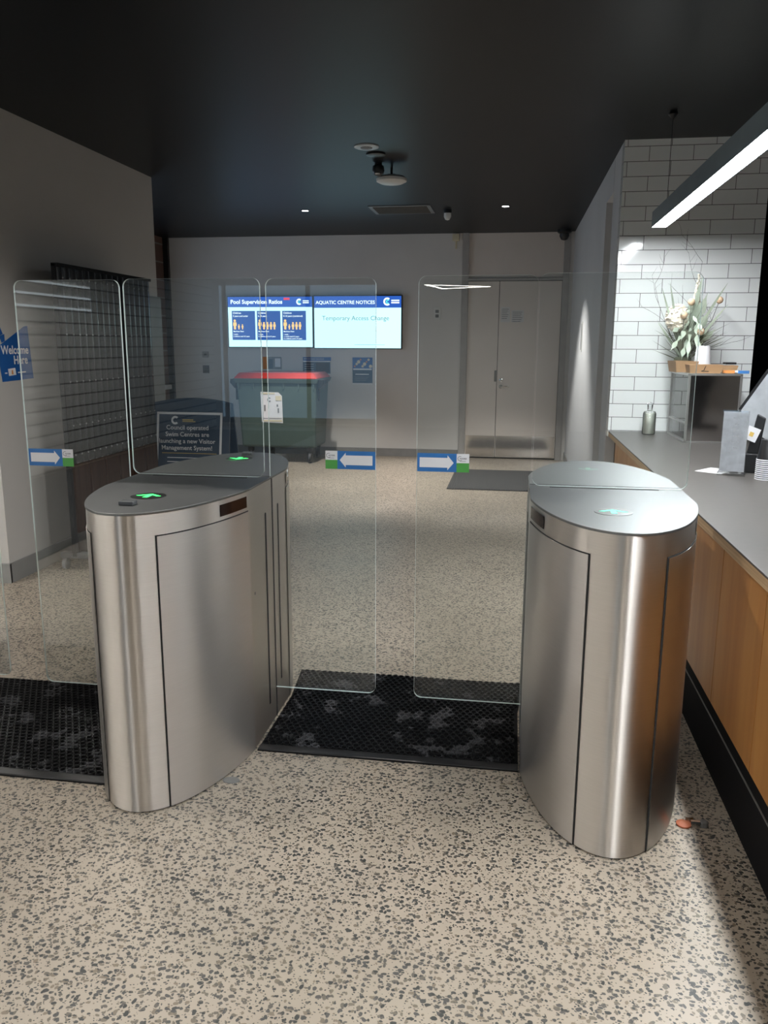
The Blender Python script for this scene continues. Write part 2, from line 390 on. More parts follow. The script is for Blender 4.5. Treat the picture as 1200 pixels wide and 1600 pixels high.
struct('window_3', MB().box(-5.03, -5.0, 7.5, 9.9, .9, 2.5), 'daylight')
struct('wall_left_behind', MB().box(-5.05, -3.6, 7.0, 7.19, 0, CEIL), 'wall')
struct('window_1', MB().box(-4.87, -4.80, FY-.06, FY, 0, CEIL).box(-4.87, -4.83, 10.85, FY-.06, .9, .96, 1), ['black', 'whiteplastic'])
# right hand wall beyond the counter, with a recessed door
struct('wall_right', MB().box(.73, .95, 7.44, FY, 0, CEIL).box(.79, .95, 6.96, 7.44, 0, 2.72, 1).box(.73, .95, 6.96, 7.44, 2.72, CEIL), ['wall_cool', 'door'])
struct('trim_1', MB().box(.73, .90, 6.50, 6.94, 0, CEIL).box(.765, .90, 6.94, 6.96, 0, CEIL, 1), ['wall_cool', 'gap'])
struct('wall_tiled', MB().box(.73, 1.725, 6.38, 6.50, .86, CEIL), 'tile')
struct('wall_staff_rear', MB().box(.95, 4.6, 9.0, 9.1, 0, CEIL), 'matteblack')  # darkness of the staff room put into the black wall colour
struct('wall_staff_side', MB().box(4.5, 4.6, 2.5, 9.0, 0, CEIL), 'matteblack')
struct('wall_lobby_right', MB().box(4.5, 4.6, -9, 2.5, 0, CEIL), 'wall')
struct('brown_reflection_panel', MB().box(1.0, 4.5, -9.0, -8.9, 0, CEIL), 'tanpanel')  # unseen brown panel added to tint the reflection in the display case front
struct('wall_under_tiles', MB().box(.80, 1.725, 6.40, 6.50, 0, .86), 'matteblack')
struct('wall_lobby_rear', MB().box(-7.4, 4.6, -9.1, -9, 0, CEIL), 'wall')
struct('window_2', MB().box(-7.0, -2.2, -9.0, -8.97, .15, 2.6), 'dusk')
struct('trim_3', MB().box(-7.05, -2.15, -9.0, -8.94, .05, .15).box(-7.05, -2.15, -9.0, -8.94, 2.6, 2.7).box(-5.45, -5.37, -9.0, -8.94, .15, 2.6).box(-3.85, -3.77, -9.0, -8.94, .15, 2.6).box(-2.23, -2.15, -9.0, -8.94, .15, 2.6), 'greymetal')
struct('baseboard_right', MB().box(.715, .73, 7.44, FY, 0, .11), 'skirt')

# lobby side: roller shutter the glass wings reflect
mb = MB()
pitch = .147
for k in range(20):
    z = .02+k*pitch
    mb.prism([(-5.50, z), (-5.478, z+.01), (-5.470, z+pitch*.5), (-5.478, z+pitch-.012), (-5.50, z+pitch-.004)], -8.5, 4.6, 0, axis='y')
    mb.box(-5.476, -5.472, -8.5, 4.6, z-.012, z+.008, 1)
root = empty('roller_shutter', (0, 0, 0), 'pale slatted roller shutter closing the lobby side, seen mirrored in the glass', 'roller shutter')
mb.build('slat_curtain', ['shutter', 'greymetal'], root)
mb = MB()
for z in (1.945, 2.085, 2.225, 2.37): mb.box(-5.472, -5.462, -4.0, -2.0, z, z+.022)  # glowing strips stand in for bright reflections on the slat edges
mb.build('slat_edge_glint', 'glint', root)
tag(MB().box(-5.40, -3.35, -8.0, 4.4, .001, .008).build('reflection_carpet', 'ribmat'), 'added dark carpet along the roller shutter, darkening what the glass reflects', 'carpet')  # unseen carpet added to darken the reflection below the shutter
struct('wall_lobby_side', MB().box(-5.7, -5.51, -9, 4.69, 0, CEIL), 'wall')

# ------------------------------------------------------------------ doors at the far end
mb = MB()
for a, b_ in ((-.715, -.63), (.60, .68)): mb.box(a, b_, FY-.015, FY+.05, 0, CEIL)
mb.box(-.63, .60, FY-.005, FY+.05, 2.37, 2.40)
struct('trim_2', mb, 'trim')
root = tag(bpy.data.objects.new('door_1', None), kind='structure'); col.objects.link(root); root.location = (-.015, FY, 0)
mb = MB().box(-.613, -.203, .012, .048, .02, 2.362).build('door_leaf', 'door', root, bevel=.002)
mb = MB().box(-.196, .61, .012, .048, .02, 2.362).build('door_leaf', 'door', root, bevel=.002)
MB().box(-.63, .615, .04, .05, 0, 2.40).build('door_gap', 'gap', root)
MB().box(-.60, -.207, .006, .012, .03, .315).build('kick_plate', 'mirror', root)
MB().box(-.19, .60, .006, .012, .03, .315).build('kick_plate', 'mirror', root)
h = MB().lathe([(.026, 0), (.026, -.012), (.012, -.012), (.012, -.045)], 16, (-.145, .012, .985), ax='y').tube([(-.145, -.035, .985), (-.06, -.037, .985), (-.035, -.030, .985)], .010).build('door_handle', 'chrome', root, smooth=40)
MB().lathe([(.024, 0), (.024, -.012), (.010, -.014)], 16, (-.145, .012, 1.07), ax='y').build('lock_cylinder', 'chrome', root, smooth=40)
MB().box(-.235, -.205, .002, .012, 1.05, 1.20).build('strike_guard', 'greymetal', root)
MB().box(-.62, .62, .03, .05, 2.41, CEIL).build('overdoor_panel', 'door', root)
for nm, x0, x1, z0, z1, lb in (('paper_notice', -.19, -.065, 1.835, 2.03, 'taller white paper notice taped on the far door, left of the pair'),
                               ('paper_notice', -.05, .115, 1.835, 1.99, 'squarer white paper notice taped on the far door, right of the pair')):
    m_ = MB().box(x0, x1, FY+.008, FY+.0115, z0, z1)
    for k in range(6): rquad(m_, x0+.015, x1-.02-.01*(k % 3), z1-.03-k*.024, z1-.024-k*.024, FY+.0075, 1)
    tag(m_.build(nm, ['paper', 'grey']), lb, 'notice', 'notices on the far door')
mb = MB().box(-1.085, -.99, FY-.012, FY, 1.865, 2.03).box(-1.06, -1.015, FY-.018, FY-.012, 1.955, 1.995, 1).box(-1.06, -1.015, FY-.018, FY-.012, 1.895, 1.935, 1)
tag(mb.build('wall_control_panel', ['whiteplastic', 'grey'], bevel=.002), 'small white control panel on the wall left of the far double door', 'control panel')
for z0, z1, m_, lb in ((1.345, 1.43, 'trim', 'upper small wall switch left of the wheelie bin'), (1.125, 1.235, 'grey', 'lower small grey wall switch left of the wheelie bin')):
    mb = MB().box(-4.375, -4.28, FY-.012, FY, z0, z1).box(-4.345, -4.31, FY-.018, FY-.012, z0+.03, z1-.03, 1)
    tag(mb.build('wall_switch', [m_, 'greymetal'], bevel=.002), lb, 'switch')
# posters
mb = MB().box(-2.2, -1.92, FY-.006, FY, .995, 1.36)
rquad(mb, -2.2, -1.92, 1.205, 1.36, FY-.0065, 1); rquad(mb, -2.19, -1.93, 1.19, 1.21, FY-.007, 2)
for k in range(9): mb.lathe([(.012+.006*(k % 3), 0), (.001, -.0012)], 10, (-2.17+.028*k, FY-.007, 1.27+.03*((k*5) % 4-1)), ax='y', mi=3 if k % 3 else 4)
rquad(mb, -2.16, -1.97, 1.125, 1.137, FY-.007, 2)
for k in range(3): rquad(mb, -2.17, -1.97-.02*k, 1.09-.022*k, 1.096-.022*k, FY-.007, 5)
rquad(mb, -2.2, -1.92, .995, 1.01, FY-.007, 2)
tag(mb.build('wall_poster', ['navy', 'royal', 'white', 'cream', 'orange', 'grey']), 'portrait navy poster with bright dots under the right screen', 'poster')
mb = MB().box(-2.905, -2.515, FY-.006, FY, 1.135, 1.36)
rquad(mb, -2.905, -2.505, 1.31, 1.36, FY-.0065, 1); rquad(mb, -2.905, -2.515, 1.295, 1.31, FY-.007, 2); rquad(mb, -2.72, -2.53, 1.145, 1.285, FY-.007, 3)
rquad(mb, -2.89, -2.73, 1.145, 1.285, FY-.007, 4); text(mb, 'IMPORTANT NOTICE', .03, front(-2.89, FY-.0075, 1.325), 2)
for k in range(4): rquad(mb, -2.88, -2.75, 1.26-.03*k, 1.265-.03*k, FY-.0075, 2)
tag(mb.build('wall_poster', ['navy', 'royal', 'white', 'brownwood', 'navy']), 'landscape navy and brown poster behind the right end of the bin lid', 'poster')
mb = MB().box(-3.485, -3.215, FY-.006, FY, 1.19, 1.36)
rquad(mb, -3.485, -3.42, 1.19, 1.36, FY-.0065, 1); rquad(mb, -3.31, -3.23, 1.22, 1.34, FY-.0065, 2); rquad(mb, -3.40, -3.34, 1.2, 1.33, FY-.0065, 3)
tag(mb.build('wall_poster', ['grey', 'orange', 'white', 'navy']), 'small poster with an orange stripe just above the middle of the bin lid', 'poster')
mb = MB().box(-.85, -.76, FY-.05, FY, CEIL-.10, CEIL-.012).tube([(-.80, FY-.02, CEIL-.10), (-.80, FY-.02, CEIL-.20)], .012)
tag(mb.build('junction_box', 'cream', bevel=.004), 'small beige junction box at the top of the far wall', 'junction box')

# ------------------------------------------------------------------ wall screens
def person(mb, x, z, h, y, mi):
    mb.lathe([(h*.13, 0), (h*.12, -.0005)], 10, (x, y, z+h*.87), ax='y', mi=mi)
    vs = [(x-h*.17, z+h*.72), (x-h*.19, z+h*.36), (x-h*.11, z+h*.36), (x-h*.11, z), (x+h*.11, z), (x+h*.11, z+h*.36), (x+h*.19, z+h*.36), (x+h*.17, z+h*.72)]
    mb.add([(a, y-.0003, b_) for a, b_ in vs], [tuple(range(8))], mi)
TY = FY-.07
def tv(x0, x1, z0, z1, label):
    root = empty('wall_screen', ((x0+x1)/2, FY, z0), label, 'screen', 'screens on the far wall')
    hw, h = (x1-x0)/2, z1-z0
    MB().box(-hw, hw, -.07, -.01, 0, h).box(-.15, .15, -.01, 0, h*.3, h*.7).build('casing', 'black', root, bevel=.003)
    return root, hw, h
TVM = ['tv_white', 'tv_blue', 'tv_box', 'tv_text', 'tv_yellow', 'tv_red', 'tv_teal', 'tv_grey']
r, hw, h = tv(-3.96, -2.735, 1.485, 2.185, 'left wall screen reading Pool Supervision Ratios with three blue boxes')
mb = MB(); y = -.0712
rquad(mb, -hw+.012, hw-.012, .012, h-.012, y, 0); rquad(mb, -hw+.012, hw-.012, h-.15, h-.012, y-.0006, 1)
text(mb, 'Pool Supervision Ratios', .078, front(-hw+.05, y-.0015, h-.105), 3, bold=.022)
rquad(mb, .20, .285, h-.055, h-.025, y-.0015, 5)
arc_c(mb, .42, h-.08, .032, .02, y-.0015, 3, 50, 310); arc_c(mb, .43, h-.082, .017, .012, y-.0018, 6, 50, 310)
rquad(mb, .47, .555, h-.075, h-.062, y-.0015, 3); rquad(mb, .47, .555, h-.1, h-.085, y-.0015, 3)
heads = (('Children', '5 years and under', (0, 1, 1), ('1 adult :', '2 children aged 0-5 years')), ('Children', '6-10 years', (0, 2, 2, 2, 2), ('1 adult :', '4 children aged 6-10 years')), ('Children', '0-10 years (combined)', (0, 1, 2, 2, 2), ('1 adult :', '1 x child aged 0-5 years', '3 x children aged 6-10 years')))
for k in range(3):
    bx = -hw+.065+k*.362
    rquad(mb, bx, bx+.335, .105, .50, y-.0006, 2)
    text(mb, heads[k][0], .034, front(bx+.015, y-.0015, .46), 3, bold=.015)
    text(mb, heads[k][1], .030, front(bx+.015, y-.0015, .42), 3, bold=.02)
    xx = bx+.04
    for p in heads[k][2]:
        hh = (.135, .07, .10)[p]; person(mb, xx, .25, hh, y-.0015, 4); xx += (.058, .052, .05)[p]
    text(mb, 'Maximum Ratio', .024, front(bx+.015, y-.0015, .215), 3, bold=.02)
    for q, t_ in enumerate(heads[k][3]): text(mb, t_, .023, front(bx+.015, y-.0015, .175-q*.028), 3, bold=.02)
mb.build('display', TVM, r)
r, hw, h = tv(-2.73, -1.505, 1.475, 2.188, 'right wall screen reading Aquatic Centre Notices above a mostly blank page')
mb = MB()
rquad(mb, -hw+.012, hw-.012, .012, h-.012, y, 0); rquad(mb, -hw+.012, hw-.012, h-.165, h-.012, y-.0006, 1)
text(mb, 'AQUATIC CENTRE NOTICES', .064, front(-hw+.035, y-.0015, h-.115), 3, bold=.02)
arc_c(mb, .41, h-.085, .042, .022, y-.0015, 3, 50, 310); arc_c(mb, .42, h-.087, .02, .018, y-.0018, 6, 50, 310)
rquad(mb, .465, .575, h-.078, h-.062, y-.0015, 3); rquad(mb, .465, .575, h-.108, h-.09, y-.0015, 3)
text(mb, 'Temporary Access Change', .085, front(-hw+.12, y-.0015, h-.33), 7, bold=0)
rquad(mb, -.04, .38, .055, .059, y-.0015, 7)
mb.build('display', TVM, r)

# ------------------------------------------------------------------ wheelie bin
root = empty('wheelie_bin', (-3.02, 10.25, 0), 'large dark green four-wheeled rubbish bin with a red lid', 'bin')
def tapered(mb, x0, x1, y0, y1, z0, X0, X1, Y0, Y1, z1, mi=0):
    vs = [(x0, y0, z0), (x1, y0, z0), (x1, y1, z0), (x0, y1, z0), (X0, Y0, z1), (X1, Y0, z1), (X1, Y1, z1), (X0, Y1, z1)]
    return mb.add(vs, [(3, 2, 1, 0), (4, 5, 6, 7), (0, 1, 5, 4), (1, 2, 6, 5), (2, 3, 7, 6), (3, 0, 4, 7)], mi)
mb = MB(); tapered(mb, -.50, .50, .06, .66, .20, -.535, .535, 0, .72, 1.06); mb.build('body', 'bin', root, bevel=.03)
mb = MB(); tapered(mb, -.545, .545, -.02, .74, 1.04, -.57, .57, -.04, .76, 1.10)
for k in range(6): mb.box(-.5+k*.2-.008, -.5+k*.2+.008, -.015, .02, .96, 1.05)
mb.build('rim', 'bin', root, bevel=.008)
mb = MB(); tapered(mb, -.56, .56, -.045, .765, 1.10, -.50, .50, .02, .70, 1.175); mb.build('lid', 'red', root, bevel=.015)
for s in (-1, 1):
    mb = MB().prism([(s*.545, 1.09), (s*.62, 1.09), (s*.625, 1.04), (s*.56, .97), (s*.545, .97)][::s], .02, .30, 0, axis='y'); mb.box(*sorted((s*.545, s*.56)), .05, .12, .82, .97)
    mb.build('lifting_trunnion', 'black', root, bevel=.004)
for (x, y_) in ((-.40, .14), (.42, .10), (-.24, .60), (.40, .60)):
    c = MB().box(x-.035, x+.035, y_-.03, y_+.03, .15, .205).box(x-.03, x-.02, y_-.02, y_+.02, .06, .16).box(x+.02, x+.03, y_-.02, y_+.02, .06, .16).build('castor', 'black', root)
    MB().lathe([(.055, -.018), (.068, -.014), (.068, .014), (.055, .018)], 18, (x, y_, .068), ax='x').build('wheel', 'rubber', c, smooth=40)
mb = MB()
vs = [(-.21, .535), (.075, .525), (.075, .88), (.03, .925), (-.21, .93)]
yb = lambda z: .06*(1.06-z)/.86-.004
mb.add([(x, yb(z), z) for x, z in vs], [(0, 1, 2, 3, 4)], 0)
for (x0, x1, z0, z1, k) in ((-.20, -.02, .90, .92, 1), (-.01, .065, .82, .88, 1), (-.2, .065, .545, .565, 1), (-.2, -.13, .545, .562, 2), (-.17, -.15, .68, .76, 2), (0, .02, .74, .77, 2), (.01, .03, .66, .72, 2), (-.2, .06, .585, .59, 2)):
    rquad(mb, x0, x1, z0, z1, yb((z0+z1)/2)-.003, k)
arc_c(mb, -.095, .83, .022, .012, yb(.83)-.003, 2)
mb.build('instruction_sticker', ['white', 'cream', 'grey'], root)

# ------------------------------------------------------------------ A-frame notice
root = empty('a_frame_sign', (-2.775, 6.8, 0), 'navy A-frame sign with curved top announcing a Visitor Management System', 'sign')
def board(mb, y0, y1, t=.02):
    n = 14; pts = [(-.37, 0), (.37, 0)]
    for i in range(n+1):
        a = .36-.72*i/n; pts.append((a, 1.03+.045*(1-(a/.36)**2)))
    k = len(mb.v); mb.prism(pts, 0, t, 0, axis='y')
    for i in range(k, len(mb.v)):
        x, yy, z = mb.v[i]; mb.v[i] = (x, yy+y0+(y1-y0)*z/1.08, z)
board_y = lambda z: -.20+.20*z/1.08
mb = MB(); board(mb, -.20, 0); mb.build('front_board', 'navy', root, bevel=.003)
mb = MB(); board(mb, .26, .05); mb.build('rear_board', 'navy', root, bevel=.003)
mb = MB()
def bq(x0, x1, z0, z1, k, off=.003):
    mb.add([(x0, board_y(z0)-off, z0), (x1, board_y(z0)-off, z0), (x1, board_y(z1)-off, z1), (x0, board_y(z1)-off, z1)], [(0, 1, 2, 3)], k)
bq(-.305, .295, .12, .955, 1, .002)
for a in ((-.305, .295, .935, .955), (-.305, -.285, .12, .955), (.275, .295, .12, .955), (-.305, .295, .12, .14)): bq(*a, 0)
def tb(s, size, x, z, al='CENTER', bold=.01): text(mb, s, size, front(x, board_y(z)-.006, z), 0, al, bold)
for i, s in enumerate(('Council operated', 'Swim Centres are', 'launching a new Visitor', 'Management System!')): tb(s, .055, -.02, .805-i*.058)
bq(-.25, .25, .60, .604, 2)
for i in range(7): bq(-.2, .12+.03*((i*7) % 4), .56-.035*i, .566-.035*i, 0)
k = len(mb.v); arc_c(mb, -.135, .885, .028, .018, 0, 0); 
for i in range(k, len(mb.v)): x, yy, z = mb.v[i]; mb.v[i] = (x, board_y(z)-.006, z)
bq(-.07, .03, .885, .893, 2); bq(-.07, .05, .872, .878, 2)
mb.build('poster', ['white', 'navy', 'yellow'], root)

# ------------------------------------------------------------------ black corrugated mobile stand by the left wall
root = empty('mobile_display_stand', (-2.93, 5.72, 0), 'tall black corrugated mobile stand with brown timber base against the left wall', 'display stand')
mb = MB(); n = 16*8; wd = 1.36; y0 = -.68
def corr(x, z0, z1, amp=.014, per=16):
    vs = []
    for i in range(n+1):
        yy = y0+wd*i/n; xx = x+amp*abs(sin(pi*per*i/n))
        vs += [(xx, yy, z0), (xx, yy, z1), (x-.02, yy, z0), (x-.02, yy, z1)]
    fs = []
    for i in range(n):
        a = 4*i; b_ = 4*i+4
        fs += [(a, b_, b_+1, a+1), (a+2, a+3, b_+3, b_+2), (a+1, b_+1, b_+3, a+3), (a, a+2, b_+2, b_)]
    fs += [(0, 1, 3, 2), (4*n, 4*n+2, 4*n+3, 4*n+1)]
    return vs, fs
mb.add(*corr(0, .74, 2.03))
for z in (1.96, 1.60, 1.29, 1.00, .80):
    for i in range(16): mb.sphere((.018, y0+wd*(i+.5)/16, z), .006, 8, 5, mi=1)
mb.build('corrugated_panel', ['blackcorr', 'greymetal'], root, smooth=50)
mb = MB().box(-.03, .0, y0-.01, y0+.02, .1, 2.045).box(-.03, 0, -y0-.02, -y0+.01, .1, 2.045).box(-.03, .02, y0-.01, -y0+.01, 2.03, 2.05)
mb.build('frame', 'matteblack', root)
mb = MB()
for i in range(6): mb.box(-.01, .015, y0+.02+i*.222, y0+.225+i*.222, .26, .735)
mb.build('timber_panel', 'brownwood', root, bevel=.003)
MB().box(-.012, .012, y0+.02, -y0-.02, .1, .26).build('lower_panel', 'black', root)
for yy in (-.66, .62):
    f = MB().box(-.12, .30, yy-.03, yy+.03, .085, .125).build('foot', 'slate', root, bevel=.004)
    for xx in (-.10, .27):
        MB().lathe([(.030, -.014), (.040, -.011), (.040, .011), (.030, .014)], 18, (xx, yy, .041), ax='x').box(xx-.02, xx-.016, yy-.012, yy+.012, .04, .087).box(xx+.016, xx+.02, yy-.012, yy+.012, .04, .087).build('castor', 'grey', f, smooth=40)
MB().tube([(.02, -.50, .42), (.05, -.46, .36), (.05, -.45, .24)], .006).tube([(.05, -.45, .2), (.05, -.445, .12)], .004).build('pull_cord', 'white', root, smooth=50)
root = empty('folded_screen', (-3.185, 7.02, 0), 'dark grey upright panel just right of the black corrugated stand', 'panel')
MB().box(-.012, .012, -.14, .16, .02, 1.95).build('panel', 'greymetal', root, bevel=.003)
for a in (-.10, .08): MB().box(-.012, .012, a, a+.04, 0, .02).build('foot', 'black', root)

# welcome sticker
mb = MB(); X = -3.2085; 
def wq(pts, k, off=0): mb.add([(X+off, y_, z_) for y_, z_ in pts], [tuple(range(len(pts)))], k)
mb.prism([(4.79, 1.30), (5.135, 1.31), (5.11, 1.655), (5.07, 1.65), (4.76, 1.515)], -3.21, X, 0, axis='x')
mb.prism([(4.745, 1.635), (4.80, 1.66), (4.835, 1.60), (4.79, 1.585)], -3.21, X, 0, axis='x'); mb.prism([(4.795, 1.585), (4.85, 1.60), (4.85, 1.555), (4.815, 1.545)], -3.21, X, 0, axis='x')
text(mb, 'Welcome', .075, side_px(X+.001, 4.80, 1.475), 1, bold=.025); text(mb, 'Here', .075, side_px(X+.001, 4.925, 1.41), 1, bold=.025)
wq([(4.86, 1.335), (4.94, 1.34), (4.935, 1.385), (4.855, 1.38)], 1, .001)
wq([(4.89, 1.345), (4.91, 1.345), (4.905, 1.372), (4.893, 1.372)], 2, .002); wq([(4.82, 1.35), (4.845, 1.35), (4.845, 1.358), (4.82, 1.358)], 1, .001); wq([(4.96, 1.35), (5.05, 1.352), (5.05, 1.36), (4.96, 1.358)], 1, .001)
tag(mb.build('welcome_sign', ['royal', 'white', 'orange']), 'blue Welcome Here sticker with slanted top on the left wall', 'sign')

# ------------------------------------------------------------------ turnstiles
HT, HALF, EL, CW, MYY = 1.03, .273, .735, .29, 3.04
def ex(yv): return min(HALF, CW*sqrt(max(0, 1-(yv/EL)**2)))
def outline(off=0, ya=-EL, yb_=EL, n=40):
    ys = [ya+(yb_-ya)*(.5-.5*cos(pi*i/n)) for i in range(n+1)]
    # add the exact creases
    R = []; Lf = []
    for yv in ys: R.append((ex(yv)+off, yv*(1+off/EL)))
    for yv in reversed(ys):
        Lf.append((-ex(yv)-off, yv*(1+off/EL)))
    pts = R+Lf; out = []
    for p in pts:
        if not out or (abs(p[0]-out[-1][0])+abs(p[1]-out[-1][1])) > 1e-4: out.append(p)
    if abs(out[0][0]-out[-1][0])+abs(out[0][1]-out[-1][1]) < 1e-4: out.pop()
    return out
def skin(mb, sx, ya, yb_, z0, z1, off, th=.0015, n=14, mi=0):
    # a thin sheet hugging one curved side, between two y's
    vs = []
    for i in range(n+1):
        yv = ya+(yb_-ya)*i/n; x = ex(yv); e = .002
        nx, ny = CW*cos(0), 0
        # outward normal of ellipse
        gx, gy = x/CW**2, yv/EL**2; l = sqrt(gx*gx+gy*gy); nx, ny = gx/l, gy/l
        for o_ in (off-th, off): vs += [(sx*(x+nx*o_), yv+ny*o_, z0), (sx*(x+nx*o_), yv+ny*o_, z1)]
    fs = []
    for i in range(n):
        a = 4*i; b_ = a+4
        q = [(a+2, b_+2, b_+3, a+3), (a, a+1, b_+1, b_), (a+1, a+3, b_+3, b_+1), (a, b_, b_+2, a+2)]
        fs += q
    fs += [(0, 2, 3, 1), (4*n, 4*n+1, 4*n+3, 4*n+2)]
    if sx < 0: fs = [tuple(reversed(f)) for f in fs]
    mb.add(vs, fs, mi); return mb
def make_turnstile():
    root = empty('turnstile', (0, 0, 0), 'x', 'turnstile')
    MB().prism(outline(), .006, 1.022).build('body', 'steel', root, smooth=16)
    MB().prism(outline(-.006), 0, .006).build('base_gasket', 'gap', root)
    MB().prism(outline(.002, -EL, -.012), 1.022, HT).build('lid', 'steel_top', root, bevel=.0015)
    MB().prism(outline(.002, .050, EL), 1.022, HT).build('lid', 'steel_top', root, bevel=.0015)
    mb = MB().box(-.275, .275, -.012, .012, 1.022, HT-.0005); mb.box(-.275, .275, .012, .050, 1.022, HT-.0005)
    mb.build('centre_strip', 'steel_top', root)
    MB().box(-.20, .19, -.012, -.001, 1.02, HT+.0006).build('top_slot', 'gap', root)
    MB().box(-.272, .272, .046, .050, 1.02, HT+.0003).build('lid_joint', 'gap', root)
    for sx in (-1, 1):
        for sy in (-1, 1):
            ya, yb_ = (-.682, -.252) if sy < 0 else (.252, .682)
            skin(MB(), sx, ya, yb_, .004, .952, .0012, .001).build('door_gap', 'gap', root, smooth=30)
            skin(MB(), sx, ya+.004, yb_-.001, .006, .948, .003, .002).build('door_panel', 'steel_door', root, smooth=30)
            ya, yb_ = (-.435, -.262) if sy < 0 else (.262, .435)
            skin(MB(), sx, ya, yb_, .965, 1.006, .0015, .001).build('reader_window', 'redled', root, smooth=30)
        x = sx*(HALF+.001)
        mb = MB().box(min(x, x-sx*.003), max(x, x-sx*.003), .042, .055, .006, 1.022); mb.build('centre_seam', 'gap', root)
        for yy, z0, z1 in ((-.045, .10, .895), (.125, .14, .90)):
            MB().prism([(yy-.008, z0), (yy+.008, z0), (yy+.008, z1), (yy+.005, z1+.006), (yy-.005, z1+.006), (yy-.008, z1)], min(x, x-sx*.003), max(x, x-sx*.003), axis='x').build('side_slot', 'gap', root)
    MB().lathe([(.006, 0), (.0065, .0008), (.002, .001)], 12, (HALF-.0003, -.20, .62), ax='x').build('side_screw', 'greymetal', root)
    for sy, yy, yb_ in ((-1, -.44, -.595), (1, .515, .64)):
        d = MB().lathe([(.060, 0), (.060, .001), (.057, .0013)], 32, (-.02, yy, HT)).build('indicator_disc', 'black' , root, smooth=40)
        s = sy
        pts = [(-.045, 0), (0, .034), (.045, 0), (.030, -.004), (.009, .012), (.009, -.030), (-.009, -.030), (-.009, .012), (-.030, -.004)]
        mb = MB(); mb.prism([(x-.02, yy+(-y_ if s > 0 else y_)) for x, y_ in (pts if s < 0 else pts[::-1])][::-1], HT+.001, HT+.002)
        mb.build('arrow_light', 'greenled', d)
        mb = MB().box(-.045, .005, yb_-.018, yb_+.018, HT, HT+.014)
        mb.build('stop_block', 'slate', root, bevel=.003)
    return root
proto = make_turnstile()
proto.location = (-1.21, MYY, 0)
proto['label'] = 'left steel turnstile cabinet with glowing green arrows, standing between two lanes'
right = copy_tree(proto); right.location = (.35, MYY, 0)
right['label'] = 'right steel turnstile cabinet beside the timber counter'
far_l = copy_tree(proto); far_l.location = (-2.885, MYY, 0)
far_l['label'] = 'third turnstile cut off by the left edge, only its glass wing shows'
for o in (proto, right, far_l): o['group'] = 'steel glass-wing turnstiles'
def rr(x0, x1, z0, z1, r=(.03, .03, .03, .03)):   # corners bl br tr tl
    pts = []
    for (cx, cz, a0, rad) in ((x0, z0, 180, r[0]), (x1, z0, 270, r[1]), (x1, z1, 0, r[2]), (x0, z1, 90, r[3])):
        sx = 1 if cx == x0 else -1; sz = 1 if cz == z0 else -1
        if rad < .002: pts.append((cx, cz)); continue
        for i in range(7):
            t = radians(a0+15*i); pts.append((cx+sx*rad+rad*cos(t), cz+sz*rad+rad*sin(t)))
    return pts
def pane(root, name, x0, x1, z0, z1, r, y, th=.010):
    rx = root.location.x
    return MB().prism(rr(x0-rx, x1-rx, z0, z1, r), y, y+th, 0, axis='y', side=1).build(name, ['glass', 'edge'], root)
def sticker(parent, rx, x0, x1, direction, y, dz=0):
    mb = MB(); z0, z1 = 1.068+dz, 1.139+dz; wd = .048
    x0 -= rx; x1 -= rx
    if direction > 0: bx0, bx1, gx0, gx1 = x0, x1-wd, x1-wd, x1
    else: bx0, bx1, gx0, gx1 = x0+wd, x1, x0, x0+wd
    mb.box(bx0, bx1, y-.0012, y, z0, z1, 0); mb.box(gx0, gx1, y-.0012, y, z0, (z0+z1)/2, 1); mb.box(gx0, gx1, y-.0012, y, (z0+z1)/2, z1, 2)
    yy = y-.0018; zc = (z0+z1)/2; a, b_ = bx0+.009, bx1-.011
    if direction > 0: P = [(a, zc-.019), (b_-.024, zc-.019), (b_-.024, zc-.029), (b_, zc), (b_-.024, zc+.029), (b_-.024, zc+.019), (a, zc+.019)]
    else: P = [(b_, zc+.019), (a+.024, zc+.019), (a+.024, zc+.029), (a, zc), (a+.024, zc-.029), (a+.024, zc-.019), (b_, zc-.019)]
    if direction < 0: a, b_ = a, b_
    mb.add([(p, yy, q) for p, q in P], [tuple(range(7))], 2)
    arc_c(mb, gx0+.013, z1-.018, .0085, .0018, yy, 3, 60, 320)
    text(mb, 'ACCESS', .0075, front(gx0+.012, yy-.0003, z1-.0205), 3, bold=.03)
    rquad(mb, gx0+.013, gx0+.035, z1-.029, z1-.0275, yy, 3)
    return mb.build('arrow_sticker', ['blue', 'green', 'white', 'grey'], parent)
GY = .0435   # wings just behind the fixed screen
wA = pane(proto, 'glass_wing', -1.983, -1.535, .085, 1.790, (.03, .0, .03, .03), GY)
wC = pane(proto, 'glass_wing', -.942, -.515, .135, 1.790, (.0, .03, .03, .03), GY)
pane(proto, 'glass_screen', -1.503, -.955, 1.031, 1.790, (.03, .03, .03, .03), .0115)
sticker(wA, -1.21, -1.976, -1.778, 1, GY-.0005, -.021); sticker(wC, -1.21, -.714, -.516, -1, GY-.0005)
for zz in (.30, .80): MB().box(-.328, -.270, GY-.006, GY+.016, zz, zz+.05).build('wing_clamp', 'chrome', proto, bevel=.002)
wD = pane(right, 'glass_wing', -.355, .081, .132, 1.795, (.03, .0, .03, .03), GY)
pane(right, 'glass_screen', .085, .642, 1.031, 1.798, (.03, .03, .03, .03), .0115)
sticker(wD, .35, -.352, -.153, 1, GY-.0005)
pane(far_l, 'glass_wing', -2.600, -2.156, .10, 1.790, (.0, .03, .03, .03), GY)
pane(far_l, 'glass_screen', -3.145, -2.64, 1.031, 1.790, (.03, .03, .03, .03), .0115)
mb = MB(); skin(mb, 1, .30, .345, .985, 1.013, .002, .0012, 4)
